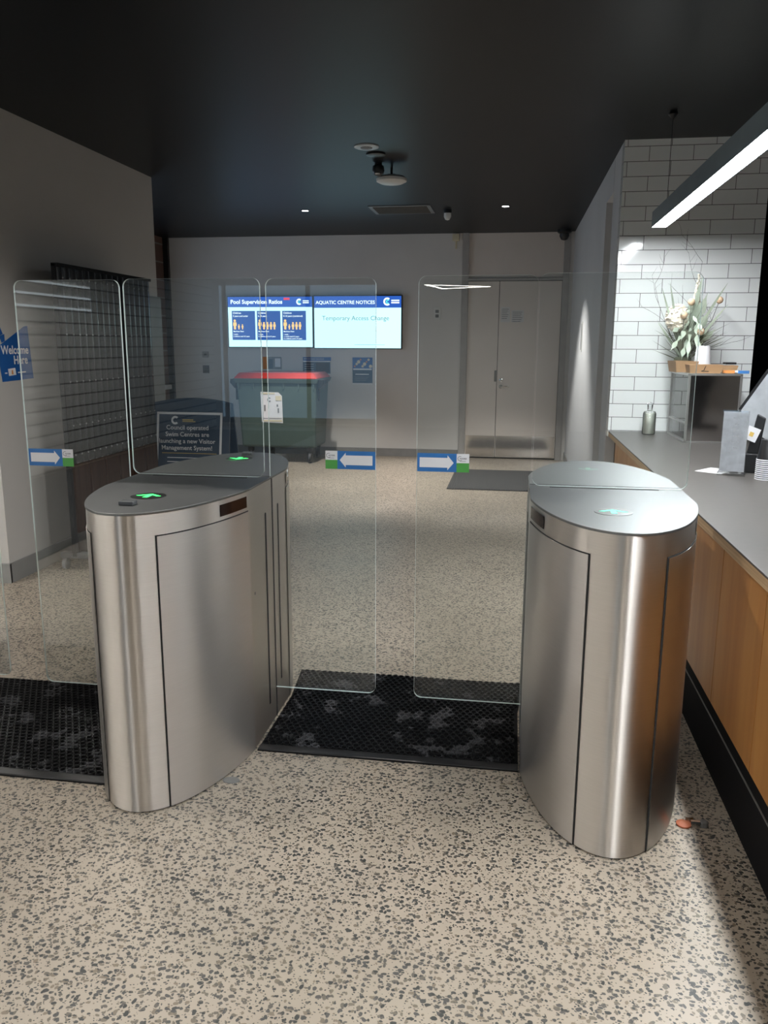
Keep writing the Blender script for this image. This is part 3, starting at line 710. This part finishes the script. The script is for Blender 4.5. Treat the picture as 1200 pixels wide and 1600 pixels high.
skin(mb, 1, .305, .318, .990, 1.008, .0028, .0008, 2, 1); skin(mb, 1, .325, .34, .994, 1.003, .0028, .0008, 2, 1)
mb.build('rating_label', ['white', 'grey'], proto)
# the right cabinet's arrows glow mint on a pale disc
for ch in [x for x in bpy.data.objects if x.parent == right and x.name.startswith('indicator_disc')]:
    ch.data = ch.data.copy(); ch.data.materials[0] = M['steel_top']
    rear = ch.data.vertices[0].co.y > 0
    for g in [x for x in bpy.data.objects if x.parent == ch]:
        g.data = g.data.copy(); g.data.materials[0] = M['mintled']
        if rear: bpy.data.objects.remove(g)
    if rear: bpy.data.objects.remove(ch)
for ch in [x for x in bpy.data.objects if x.parent == right and x.name.startswith('stop_block')]: bpy.data.objects.remove(ch)

# ------------------------------------------------------------------ mats
def inside(p, poly):
    c = False; j = len(poly)-1
    for i in range(len(poly)):
        if (poly[i][1] > p[1]) != (poly[j][1] > p[1]) and p[0] < (poly[j][0]-poly[i][0])*(p[1]-poly[i][1])/(poly[j][1]-poly[i][1])+poly[i][0]: c = not c
        j = i
    return c
def ring_mat(name, poly, label, border=.045):
    cx = sum(p[0] for p in poly)/len(poly); cy = sum(p[1] for p in poly)/len(poly)
    root = empty(name, (cx, cy, 0), label, 'mat', 'black rubber ring mats')
    P = [(x-cx, y_-cy) for x, y_ in poly]
    MB().prism(P, .001, .004).build('backing', 'matteblack', root)
    y0, y1 = min(p[1] for p in P), max(p[1] for p in P); x0, x1 = min(p[0] for p in P), max(p[0] for p in P)
    mb = MB(); d = .0285; ro, ri, zt, zb = .0146, .0112, .0135, .003; seg = 10
    row = 0; yy = y0+border+.012
    while yy < y1-.02:
        xx = x0+.02+(d/2 if row % 2 else 0)
        while xx < x1-.012:
            if inside((xx+.014, yy), P) and inside((xx-.014, yy), P):
                b0 = len(mb.v)
                zr = zt+.0012*sin(xx*9+yy*7)
                for k in range(seg):
                    t = 2*pi*k/seg; c_, s_ = cos(t), sin(t)
                    mb.v += [(xx+ro*c_, yy+ro*s_, zb), (xx+(ro-.0008)*c_, yy+(ro-.0008)*s_, zr), (xx+ri*c_, yy+ri*s_, zr), (xx+(ri-.0006)*c_, yy+(ri-.0006)*s_, zb)]
                for k in range(seg):
                    a = b0+4*k; b_ = b0+4*((k+1) % seg)
                    for q in range(3): mb.f.append((a+q, b_+q, b_+q+1, a+q+1)); mb.m.append(0)
            xx += d
        yy += d*.866; row += 1
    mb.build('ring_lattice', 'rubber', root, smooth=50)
    MB().prism([(P[0][0], y0), (P[1][0], y0), (P[1][0], y0+border*.55), (P[1][0], y0+border), (P[0][0], y0+border), (P[0][0], y0+border*.55)], .004, .010).build('bevelled_edge', 'black', root, bevel=.003)
    return root
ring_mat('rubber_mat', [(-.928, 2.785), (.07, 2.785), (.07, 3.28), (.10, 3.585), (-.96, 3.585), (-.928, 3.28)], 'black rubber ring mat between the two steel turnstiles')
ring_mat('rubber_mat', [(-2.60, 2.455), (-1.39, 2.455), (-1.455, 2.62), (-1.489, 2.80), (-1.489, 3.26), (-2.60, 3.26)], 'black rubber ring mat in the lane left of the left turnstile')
mb = MB().box(-.67, .56, 8.70, 10.12, .001, .008)
n = 46
for k in range(n): mb.box(-.66+k*1.21/n, -.66+k*1.21/n+.014, 8.71, 10.11, .008, .013)
tag(mb.build('entrance_mat', 'ribmat'), 'charcoal ribbed entrance mat in front of the far double door', 'mat')

# floor fittings
root = empty('floor_bolt_stub', (.63, 2.535, 0), 'cut conduit stub with orange cap on the floor right of the right turnstile', 'floor fitting')
MB().lathe([(.024, .001), (.024, .006), (.015, .010), (.003, .010)], 16, (-.022, 0, 0)).build('orange_cap', 'rust', root, smooth=40)
MB().tube([(.0, .004, .010), (.035, .004, .010)], .009).box(-.012, .012, .012, .028, .0, .012).build('bolt', 'chrome', root)
MB().lathe([(.014, .0), (.014, .018), (.008, .02)], 6, (.042, .002, 0)).build('nut', 'greymetal', root)
tag(MB().lathe([(.032, .0005), (.030, .003), (.01, .0035)], 18, (-.955, 2.56, 0), sx=1.0, sy=.7).build('floor_plug', 'greymetal', smooth=40), 'small grey metal floor plug in front of the left turnstile', 'floor plug')

# ------------------------------------------------------------------ counter
CX, CT, SEAMY = .735, .905, 2.38
root = empty('counter_worktop', (1.35, 2.0, .875), 'long grey laminate worktop with plywood edge running to the tiled wall', 'worktop')
MB().box(CX-1.35, .62, -3.0, 4.38, .022, .03).build('laminate_top', 'laminate', root, bevel=.001)
MB().box(CX-1.35+.001, .62, -3.0, 4.38, -.012, .022).build('plywood_edge', 'ply', root)
k = 0; yy = SEAMY-.496*6
while yy < 5.95:
    r = empty('counter_cabinet', (.745, yy, 0), 'timber counter cabinet', 'cabinet', 'timber cabinets under the counter')
    wd = min(.496, 6.0-yy)
    MB().box(.025, .60, .001, wd-.001, .285, .862).build('carcass', 'black', r)
    MB().box(0, .02, .0025, wd-.0025, .288, .862).build('door', 'wood', r, bevel=.001)
    # label by place: cabinets seen are at 2.38, 1.884, 2.876
    r['label'] = ('honey timber counter cabinet nearest the camera at the right edge' if k == 5 else
                  'honey timber counter cabinet between the two visible door seams' if k == 6 else
                  'honey timber counter cabinet right beside the right turnstile' if k == 7 else
                  'narrow honey timber cabinet at the far end of the counter by the tiled wall' if k == 13 else
                  'honey timber counter cabinet, %s from the tiled wall' % ('second','third','fourth','fifth','sixth')[12-k] if 8 <= k <= 12 else
                  'honey timber counter cabinet, %s behind the viewpoint' % ('fifth','fourth','third','second','first')[k])
    yy += .496; k += 1
root = empty('counter_plinth', (.80, 2.0, 0), 'black recessed plinth along the floor under the timber counter', 'plinth')
MB().box(-.03, .50, -3.0, 4.30, 0, .283).build('kick_board', 'matteblack', root)
MB().box(-.034, -.03, -3.0, 4.30, .20, .204).build('metal_bead', 'greymetal', root)
tag(MB().box(.79, 1.35, 6.0, 6.38, .285, .862).build('end_panel', 'matteblack'), 'black end panel under the far end of the worktop', 'panel')

# ------------------------------------------------------------------ things on the counter
root = empty('glass_display_case', (1.32, 5.98, CT), 'countertop display case with mirrored steel front and glass end', 'display case')
mb = MB().box(-.16, .165, -.29, -.278, .012, .445); mb.build('mirrored_front', 'mirror', root)
mb = MB()
for (x0, x1, y0_, y1_) in ((-.17, -.155, -.295, -.28), (.155, .17, -.295, -.28), (-.175, -.16, .285, .30), (.155, .17, .285, .30)): mb.box(x0, x1, y0_, y1_, 0, .455)
mb.box(-.175, .17, -.295, .30, .445, .46); mb.box(-.175, .17, -.295, .30, 0, .012); mb.box(-.172, -.158, -.28, .29, .12, .13)
mb.build('frame', 'steel_flat', root, bevel=.001)
MB().box(-.168, -.163, -.28, .285, .012, .445).build('glass_end', 'glass2', root)
MB().box(.160, .165, -.28, .285, .012, .445).build('glass_end', 'glass2', root)
MB().box(-.155, .155, .285, .29, .012, .445).build('glass_back', 'glass2', root)
CTOP = CT+.46
def tray(x0, x1, y0, y1, h, rz, label, logo=False):
    cx, cy = (x0+x1)/2, (y0+y1)/2; hx, hy = (x1-x0)/2, (y1-y0)/2
    r = empty('cardboard_tray', (cx, cy, CTOP), label, 'tray', 'kraft cardboard trays on the display case', rz)
    t = .002; f = .012; mb = MB()
    mb.box(-hx+f, hx-f, -hy+f, hy-f, 0, t)
    for (a, b_) in (((-hx+f, -hy+f), (hx-f, -hy+f)), ((hx-f, -hy+f), (hx-f, hy-f)), ((hx-f, hy-f), (-hx+f, hy-f)), ((-hx+f, hy-f), (-hx+f, -hy+f))):
        g = lambda p: (p[0]*hx/(hx-f), p[1]*hy/(hy-f))
        A, B = g(a), g(b_); q = .985
        vs = [(a[0], a[1], 0), (b_[0], b_[1], 0), (B[0], B[1], h), (A[0], A[1], h), (a[0]*q, a[1]*q, t), (b_[0]*q, b_[1]*q, t), (B[0]*q, B[1]*q, h), (A[0]*q, A[1]*q, h)]
        mb.add(vs, [(0, 1, 2, 3), (5, 4, 7, 6), (3, 2, 6, 7), (0, 3, 7, 4), (1, 5, 6, 2)])
    mb.build('tray', 'kraft', r)
    if logo:
        yl = -hy+.003; MB().tube([(.0, yl, .052), (-.012, yl+.002, .02), (-.028, yl+.004, .014), (.02, yl+.004, .013)], .0022, 6).build('printed_mark', 'black', r)
    return r
tray(1.15, 1.365, 5.70, 5.84, .056, 0, 'front kraft tray with a black script mark on the display case', True)
tray(1.085, 1.24, 5.88, 6.08, .075, .1, 'left kraft tray at the foot of the dried flowers')
rt = tray(1.385, 1.54, 5.98, 6.18, .045, -.1, 'right kraft tray near the tiled wall end')
MB().box(-.06, .05, -.075, .08, .003, .043).build('dark_contents', 'black', rt, bevel=.006)
tag(MB().lathe([(.062, 0), (.061, .01), (.044, .175), (.043, .177)], 28, (1.285, 5.955, CTOP)).build('paper_cup', 'white', smooth=40), 'white upside-down paper cup on the display case', 'cup')
mb = MB(); mb.box(-.08, .09, -.06, .06, 0.008, .018); mb.box(-.078, -.0, -.0605, .058, .001, .0186, 1); mb.box(.02, .088, -.0605, -.01, 0, .0184, 2)
o = mb.build('leaflet', ['paper', 'orange', 'blue'], loc=(1.465, 5.80, CTOP)); o.rotation_euler = (0, 0, -.25); tag(o, 'white orange and blue leaflet lying on the display case corner', 'leaflet')
tag(MB().box(1.46, 1.53, 6.03, 6.12, CTOP+.052, CTOP+.066).build('small_box', 'black', bevel=.003), 'small black box on the right kraft tray', 'box')

# dried flower arrangement
root = empty('dried_flower_arrangement', (1.20, 6.19, CTOP), 'dried flower arrangement with cream blooms, grey leaves and bare twigs', 'flowers')
rnd = random.Random(3)
MB().lathe([(.055, 0), (.065, .03), (.06, .09), (.045, .10)], 20).build('pot', 'leafdark', root, smooth=40)
def leaf(mb, base, d, ln, wd, curl, lobes=0):
    d = Vector(d).normalized(); sidev = d.cross(Vector((0, -1, .25))).normalized(); nrm = sidev.cross(d)
    n = 10; vs = []
    for i in range(n+1):
        t = i/n; w_ = wd*sin(pi*min(1, t*.92+.08))**.8
        if lobes: w_ *= 1+.65*sin(t*pi*2*lobes)
        c_ = Vector(base)+d*ln*t+nrm*curl*t*t*ln+Vector((0, 0, -abs(curl)*.3*t*t*ln))
        vs += [c_+sidev*w_, c_+nrm*.003*(1-t), c_-sidev*w_, c_-nrm*.002]
    fs = []
    for i in range(n):
        a = 4*i; b_ = a+4; fs += [(a, a+1, b_+1, b_), (a+1, a+2, b_+2, b_+1), (a+2, a+3, b_+3, b_+2), (a+3, a, b_, b_+3)]
    mb.add(vs, fs)
mb = MB()
for (dx, dz, ln, wd, cu, lb) in ((.10, 1, .60, .020, .1, 0), (.22, 1, .52, .030, .2, 3), (.34, .9, .64, .010, .3, 0), (.08, .9, .48, .030, -.1, 3), (.30, .8, .40, .03, .2, 3), (.48, .8, .50, .010, .2, 0), (-.1, .7, .3, .03, .3, 3), (.5, .6, .32, .020, .3, 3), (-.42, 1.0, .58, .009, .15, 0), (-.30, 1.0, .60, .010, .15, 0), (-.6, .8, .34, .009, .1, 0), (.06, .6, .28, .04, .4, 3), (.2, .6, .30, .035, -.3, 3)):
    leaf(mb, (0, -.01, .08), (dx, -.12+rnd.uniform(-.1, .1), dz), ln, wd, cu, lb)
for (bx, bz, dx, dz, ln) in ((-.02, .32, -.55, -.25, .16), (.02, .30, -.15, -1, .24), (.05, .32, .1, -1, .24), (-.03, .26, -.5, -.6, .18), (.0, .36, -.35, -.9, .18), (.06, .33, -.05, -1, .20), (.03, .38, .3, -.6, .15), (.0, .22, -.3, -.9, .16), (.02, .42, -.6, -.2, .14)):
    leaf(mb, (bx, -.10, bz), (dx, -.35, dz), ln, .012, .25, 2)
mb.build('leaves', 'leaf', root, smooth=60)
mb = MB()
for k in range(170):
    L_ = rnd.uniform(.14, .36)
    dx = rnd.gauss(.22, .42); leaf(mb, (.0, .0, rnd.uniform(.05, .2)), (dx, rnd.uniform(-.4, .15), rnd.uniform(.2, 1)), L_, .0018, .2)
mb.build('fine_foliage', 'leafdark', root)
mb = MB()
def twig(p, d, ln, r_, depth):
    pts = [Vector(p)]; d = Vector(d).normalized()
    for i in range(4):
        d = (d+Vector((rnd.uniform(-.25, .25), rnd.uniform(-.1, .1), rnd.uniform(-.15, .2)))).normalized(); pts.append(pts[-1]+d*ln/4)
    mb.tube(pts, [r_*(1-.15*i) for i in range(5)], 5)
    if depth:
        for i in (2, 3, 4):
            s_ = rnd.choice((-1, 1)); twig(pts[i], d+Vector((s_*.8, 0, rnd.uniform(-.2, .4))), ln*.36, r_*.6, depth-1)
for d, ln, dp in (((-.45, -.02, 1), .56, 2), ((.24, -.02, 1), .66, 2), ((1, -.05, .75), .30, 2), ((.9, -.1, 1.1), .34, 2), ((1, -.1, .25), .34, 1)):
    twig((0, 0, .10), d, ln, .0021, dp)
mb.build('twigs', 'twig', root)
for (x, z, yv) in ((.004, .475, -.13), (.20, .49, -.08), (-.044, .385, -.15), (.080, .275, -.14)):
    b_ = MB().sphere((x, yv, z), .025, 14, 10).build('ball_flower', 'ball', root, smooth=60)
    MB().tube([(x, yv, z), (x*.5, yv*.5, .12)], .0018, 5).build('stem', 'twig', b_)
mb = MB().sphere((-.075, -.08, .37), .070, 12, 8, sz=1.15)
for k in range(260):
    t = rnd.uniform(0, 2*pi); ph = rnd.uniform(-1.4, 1.4); q = Vector((cos(t)*cos(ph)*.072, sin(t)*cos(ph)*.06, sin(ph)*.088))
    c_ = Vector((-.075, -.08, .37))+q; mb.sphere(c_, rnd.uniform(.008, .015), 6, 4, sz=rnd.uniform(.5, 1))
mb.build('cream_bloom', 'petal', root, smooth=60)
mb = MB()
for k in range(90):
    z = rnd.uniform(.42, .66); w_ = .030*(1-(z-.42)/.28)
    mb.sphere((.05+rnd.uniform(-w_, w_), -.08+rnd.uniform(-.012, .012), z), .0085*(1.2-(z-.42)*2.5), 5, 4, sz=1.8)
mb.build('cream_spike', 'petal', root, smooth=60)

# bottle
root = empty('water_bottle', (1.0, 6.20, CT), 'clear bottle of pale liquid on the counter against the white tiles', 'bottle')
MB().lathe([(.044, 0), (.047, .004), (.047, .15), (.040, .165), (.018, .172), (.017, .205), (.018, .215)], 24).build('bottle_body', 'acrylic', root, smooth=40)
MB().lathe([(.040, .004), (.042, .01), (.042, .145), (.036, .155)], 24).build('liquid', 'liquid', root, smooth=40)
MB().tube([(-.017, 0, .19), (-.02, 0, .222), (0, 0, .232), (.02, 0, .222), (.017, 0, .19)], .0018, 6).build('wire_clasp', 'chrome', root)

# acrylic menu stand
root = empty('menu_holder', (1.112, 4.30, CT), 'upright acrylic menu stand with faded sheet near the till', 'menu stand', rz=radians(-18))
mb = MB().box(-.062, .062, -.004, -.001, .012, .325); mb.build('front_sheet', 'acrylic', root)
MB().box(-.058, .058, -.0009, .0009, .016, .318).build('menu_sheet', 'menuprint', root)
mb = MB(); 
for k in range(6): rquad(mb, -.012+.01*(k%2), .018, .285-.030*k, .289-.030*k, -.0046, 0)
mb.build('menu_print', 'menuink', root)
MB().box(-.062, .062, .001, .004, .012, .325).build('back_sheet', 'acrylic', root)
MB().box(-.066, .066, -.05, .05, 0, .012).build('foot', 'acrylic', root, bevel=.002)
o = MB().box(-.10, .08, -.07, .07, 0, .0012).build('counter_paper', 'paper', loc=(1.07, 4.42, CT+.0002)); o.rotation_euler = (0, 0, .9)
tag(o, 'white sheet of paper lying flat on the counter beside the menu stand', 'paper')

# till
root = empty('till_terminal', (1.40, 4.62, CT), 'black till with tilted grey screen at the right edge', 'till', rz=radians(-25))
MB().box(-.14, .16, -.10, .14, 0, .03).build('base', 'black', root, bevel=.006)
MB().prism([(-.02, .03), (.08, .03), (.12, .24), (.06, .25)], -.05, .05, axis='y').build('stand', 'black', root, bevel=.004)
s0 = MB().box(-.17, .17, -.012, .012, -.11, .11).xf(Matrix.Translation((.05, -.02, .30)) @ Matrix.Rotation(radians(-55), 4, 'Y') ).build('screen_back', 'black', root, bevel=.004)
scr = MB().box(-.12, .12, -.009, .009, -.16, .16)
scr.box(-.105, .105, -.0105, -.009, -.145, .145, 1)
scr.xf(Matrix.Translation((-.04, -.03, .32)) @ Matrix.Rotation(radians(30), 4, 'Y')).build('screen', ['black', 'tillscreen'], root, bevel=.002)
root = empty('card_terminal', (1.225, 4.40, CT), 'card reader on an angled black stand behind the menu stand', 'card reader', rz=radians(-20))
MB().box(-.035, .06, -.03, .05, 0, .10).build('base', 'black', root, bevel=.006)
MB().prism([(-.02, .10), (.035, .10), (.055, .28), (.015, .30)], -.012, .03, axis='y').build('stand', 'black', root, bevel=.004)
MB().box(-.03, .03, -.02, -.012, -.035, .035).box(-.012, .008, -.0215, -.02, -.012, .01, 1).xf(Matrix.Translation((.0, -.01, .20)) @ Matrix.Rotation(radians(20), 4, 'Y')).build('display_card', ['white', 'yellow'], root)
tag(MB().lathe([(.010, 0), (.010, .12), (.007, .123)], 14, (1.175, 4.50, CT+.19)).lathe([(.022, 0), (.022, .19), (.02, .195)], 16, (1.175, 4.50, CT)).build('black_dispenser', 'black', smooth=40), 'black cylinder dispenser behind the menu stand', 'dispenser')

# inverted cup stack
def make_cup():
    r = empty('takeaway_cup', (1.232, 4.17, CT), 'x', 'cup')
    MB().lathe([(.0425, .003), (.0435, .003), (.030, .098), (.0295, .100), (.001, .100), (.001, .099), (.0288, .098)], 28).build('cup_wall', 'black', r, smooth=40)
    MB().lathe([(.0435, 0), (.0455, .002), (.0455, .005), (.0436, .006)], 28).build('white_rim', 'white', r, smooth=40)
    return r
c0 = make_cup()
for k in range(11):
    c = c0 if k == 0 else copy_tree(c0)
    c.location = (1.235, 4.17, CT+.0095*k)
    c['group'] = 'inverted black takeaway cups in a stack'
    c['label'] = ('lowest black takeaway cup of the inverted stack, white rim on the counter' if k == 0 else
                  'topmost black takeaway cup of the inverted stack, its whole wall showing' if k == 10 else
                  'black takeaway cup in the inverted stack, its rim %s from the bottom' % ('second','third','fourth','fifth','sixth','seventh','eighth','ninth','tenth')[k-1])

# ------------------------------------------------------------------ ceiling fittings
def down_light(x, y, label, power, angle, color=(1, .95, .88)):
    root = empty('downlight', (x, y, CEIL), label, 'downlight', 'recessed ceiling downlights')
    MB().lathe([(.050, 0), (.050, -.004), (.040, -.006), (.038, -.002)], 28).build('bezel', 'black', root, smooth=30)
    MB().lathe([(.034, -.003), (.034, -.0045), (.01, -.005)], 24).build('lens', 'lens', root)
    l = bpy.data.lights.new('lamp', 'SPOT'); l.energy = power; l.spot_size = radians(angle); l.spot_blend = .5; l.shadow_soft_size = .035; l.color = color
    o = bpy.data.objects.new('lamp', l); col.objects.link(o); o.parent = root; o.location = (0, 0, -.02)
    return root
down_light(-2.315, 9.14, 'left small recessed downlight near the far wall', L_DOWN_FAR*3, 88, (1, .93, .86))
down_light(-.14, 9.13, 'right small recessed downlight near the far double door', L_DOWN_FAR*3, 88, (1, .96, .92))
for i, (x, y_) in enumerate(((-2.2, 3.45), (-.75, .55), (.15, .35), (-1.7, .1), (-.45, 3.6))):  # the wide-angle pair are unseen lamps added to light the middle floor
    down_light(x, y_, ('added fill downlight above the left lane, out of view', 'recessed downlight above and left of the viewpoint, out of view', 'recessed downlight above and right of the viewpoint, out of view', 'recessed downlight far left above the lobby, out of view', 'added fill downlight above the glass wings of the middle lane, out of view')[i], L_DOWN_NEAR*(2.0 if y_ < 3 else 8), 95 if y_ < 3 else 132)

root = empty('ceiling_speaker', (-1.13, 6.325, CEIL), 'round pale ceiling speaker nearest the camera', 'speaker')
MB().lathe([(.092, 0), (.092, -.006), (.080, -.010), (.05, -.009)], 32).build('rim', 'spk', root, smooth=30)
MB().lathe([(.045, -.009), (.042, -.014), (.01, -.018)], 24).build('cone', 'grey', root, smooth=30)
tag(MB().lathe([(.075, 0), (.075, -.010), (.06, -.014), (.01, -.015)], 28, (-1.10, 6.57, CEIL)).build('ceiling_cover_plate', 'black', smooth=30), 'dark round cover plate just behind the ceiling speaker', 'cover plate')
root = empty('dome_camera', (-1.135, 6.9, CEIL), 'black hanging dome camera between the speaker and the access point', 'camera')
MB().lathe([(.03, 0), (.03, -.012), (.045, -.022), (.050, -.055), (.042, -.08), (.025, -.095), (.005, -.10)], 24).build('housing', 'black', root, smooth=40)
MB().box(-.02, .02, -.052, -.03, -.09, -.08).build('lens_window', 'whiteplastic', root, bevel=.003)
root = empty('wireless_access_point', (-1.05, 7.06, CEIL), 'white rounded wireless access point hanging on a bracket', 'access point')
MB().tube([(0, 0, 0), (0, 0, -.06)], .010).box(-.03, .03, -.02, .02, -.072, -.055).build('bracket', 'black', root)
MB().lathe([(.05, -.07), (.11, -.075), (.128, -.092), (.125, -.112), (.09, -.128), (.01, -.130)], 36).build('housing', 'whiteplastic', root, smooth=50)
root = empty('ceiling_vent', (-1.25, 9.2, CEIL), 'dark rectangular ceiling air vent with slats', 'vent')
MB().box(-.33, .33, -.27, -.23, -.008, 0).box(-.33, .33, .23, .27, -.008, 0).box(-.33, -.29, -.23, .23, -.008, 0).box(.29, .33, -.23, .23, -.008, 0).build('frame', 'grey', root)
mb = MB()
for k in range(9): mb.add([(-.29, -.22+k*.05, 0), (.29, -.22+k*.05, 0), (.29, -.19+k*.05, -.014), (-.29, -.19+k*.05, -.014), (-.29, -.217+k*.05, 0), (.29, -.217+k*.05, 0), (.29, -.187+k*.05, -.014), (-.29, -.187+k*.05, -.014)], [(0, 1, 2, 3), (7, 6, 5, 4), (3, 2, 6, 7)])
mb.build('louvre', 'black', root)
root = empty('motion_sensor', (-.765, 9.3, CEIL), 'small white motion sensor right of the ceiling vent', 'sensor')
MB().lathe([(.045, 0), (.045, -.03), (.04, -.034)], 20).build('base', 'black', root, smooth=40)
MB().lathe([(.038, -.034), (.040, -.07), (.025, -.10), (.005, -.108)], 20).build('lens', 'whiteplastic', root, smooth=40)
root = empty('corner_dome_camera', (.585, 11.05, CEIL), 'black dome camera in the far right ceiling corner', 'camera')
MB().lathe([(.09, 0), (.09, -.03), (.07, -.045)], 24).build('base', 'black', root, smooth=40)
MB().lathe([(.06, -.045), (.062, -.08), (.04, -.12), (.005, -.13)], 24).build('dome', 'black', root, smooth=50)
tag(MB().box(.722, .73, 9.235, 9.315, 1.47, 1.79).box(.718, .722, 9.26, 9.29, 1.49, 1.77, 1).build('wall_sign_strip', ['whiteplastic', 'grey']), 'narrow grey-lettered sign plate on the right wall under the light cone', 'sign')

# pendant over the counter and pendants over the lobby
def pendant(x, y0, y1, z, label, mat='tube', w_=.048, h=.095, wires=True):
    cy = (y0+y1)/2; hl = (y1-y0)/2
    root = empty('pendant_light', (x, cy, z), label, 'pendant light', 'linear pendant lights')
    MB().box(-w_, -w_+.003, -hl, hl, -.002, h).box(w_-.003, w_, -hl, hl, -.002, h).box(-w_, w_, -hl, hl, h, h+.003).box(-w_, w_, -hl-.003, -hl, -.002, h+.003).box(-w_, w_, hl, hl+.003, -.002, h+.003).build('housing', 'pendantgrey', root)
    MB().box(-w_+.004, w_-.004, -hl+.003, hl-.003, -.0005, .004).build('diffuser', mat, root)
    if wires:
        mb = MB()
        for yy in (-hl+.25, 0, hl-.25): mb.tube([(0, yy, h), (0, yy, CEIL-z)], .0018, 6)
        mb.build('suspension_wire', 'black', root)
        mb = MB()
        for yy in (-hl+.25, 0, hl-.25): mb.lathe([(.02, 0), (.03, -.02), (.004, -.05)], 14, (0, yy, CEIL-z))
        mb.build('ceiling_rose', 'black', root, smooth=40)
    return root
p = pendant(.93, -1.2, 5.92, 2.32, 'long linear pendant light glowing over the counter')
# triangular loop pendant the glass reflects
def loop_pendant(pts, z, label):
    cx = sum(p[0] for p in pts)/len(pts); cy = sum(p[1] for p in pts)/len(pts)
    root = empty('loop_pendant_light', (cx, cy, z), label, 'pendant light', 'loop pendant lights in the lobby')
    hb = MB(); db = MB(); n = len(pts)
    for i in range(n):
        a = Vector((pts[i][0]-cx, pts[i][1]-cy, 0)); b_ = Vector((pts[(i+1) % n][0]-cx, pts[(i+1) % n][1]-cy, 0)); d = b_-a; ln = d.length; ang = math.atan2(d.y, d.x)
        T = Matrix.Translation((a+b_)/2) @ Matrix.Rotation(ang, 4, 'Z')
        s0 = len(hb.v); hb.box(-ln/2-.02, ln/2+.02, -.03, .03, .003, .07); hb.xf(T, s0)
        s0 = len(db.v); db.box(-ln/2, ln/2, -.024, .024, 0, .0028); db.xf(T, s0)
    hb.build('housing', 'black', root); db.build('diffuser', 'loop', root)
    wb = MB()
    for q in pts: wb.tube([(q[0]-cx, q[1]-cy, .07), (q[0]-cx, q[1]-cy, CEIL-z)], .0018, 6)
    wb.build('suspension_wire', 'black', root)
    return root
loop_pendant([(-1.16, -4.75), (-.34, -5.15), (-1.0, -5.55)], 2.3, 'triangular loop pendant light hanging in the lobby, seen mirrored in the glass')
pendant(-1.9, -3.5, -.3, 2.32, 'linear pendant light over the left of the lobby, behind the viewpoint', 'loop')
pendant(.05, -3.3, -.9, 2.32, 'linear pendant light over the middle of the lobby, behind the viewpoint', 'loop')
pendant(-4.5, -4.5, 3.8, 2.40, 'unseen linear pendant light placed to brighten the roller shutter', 'loopbright')  # unseen lamp, placed close and boosted so the shutter reflects brighter
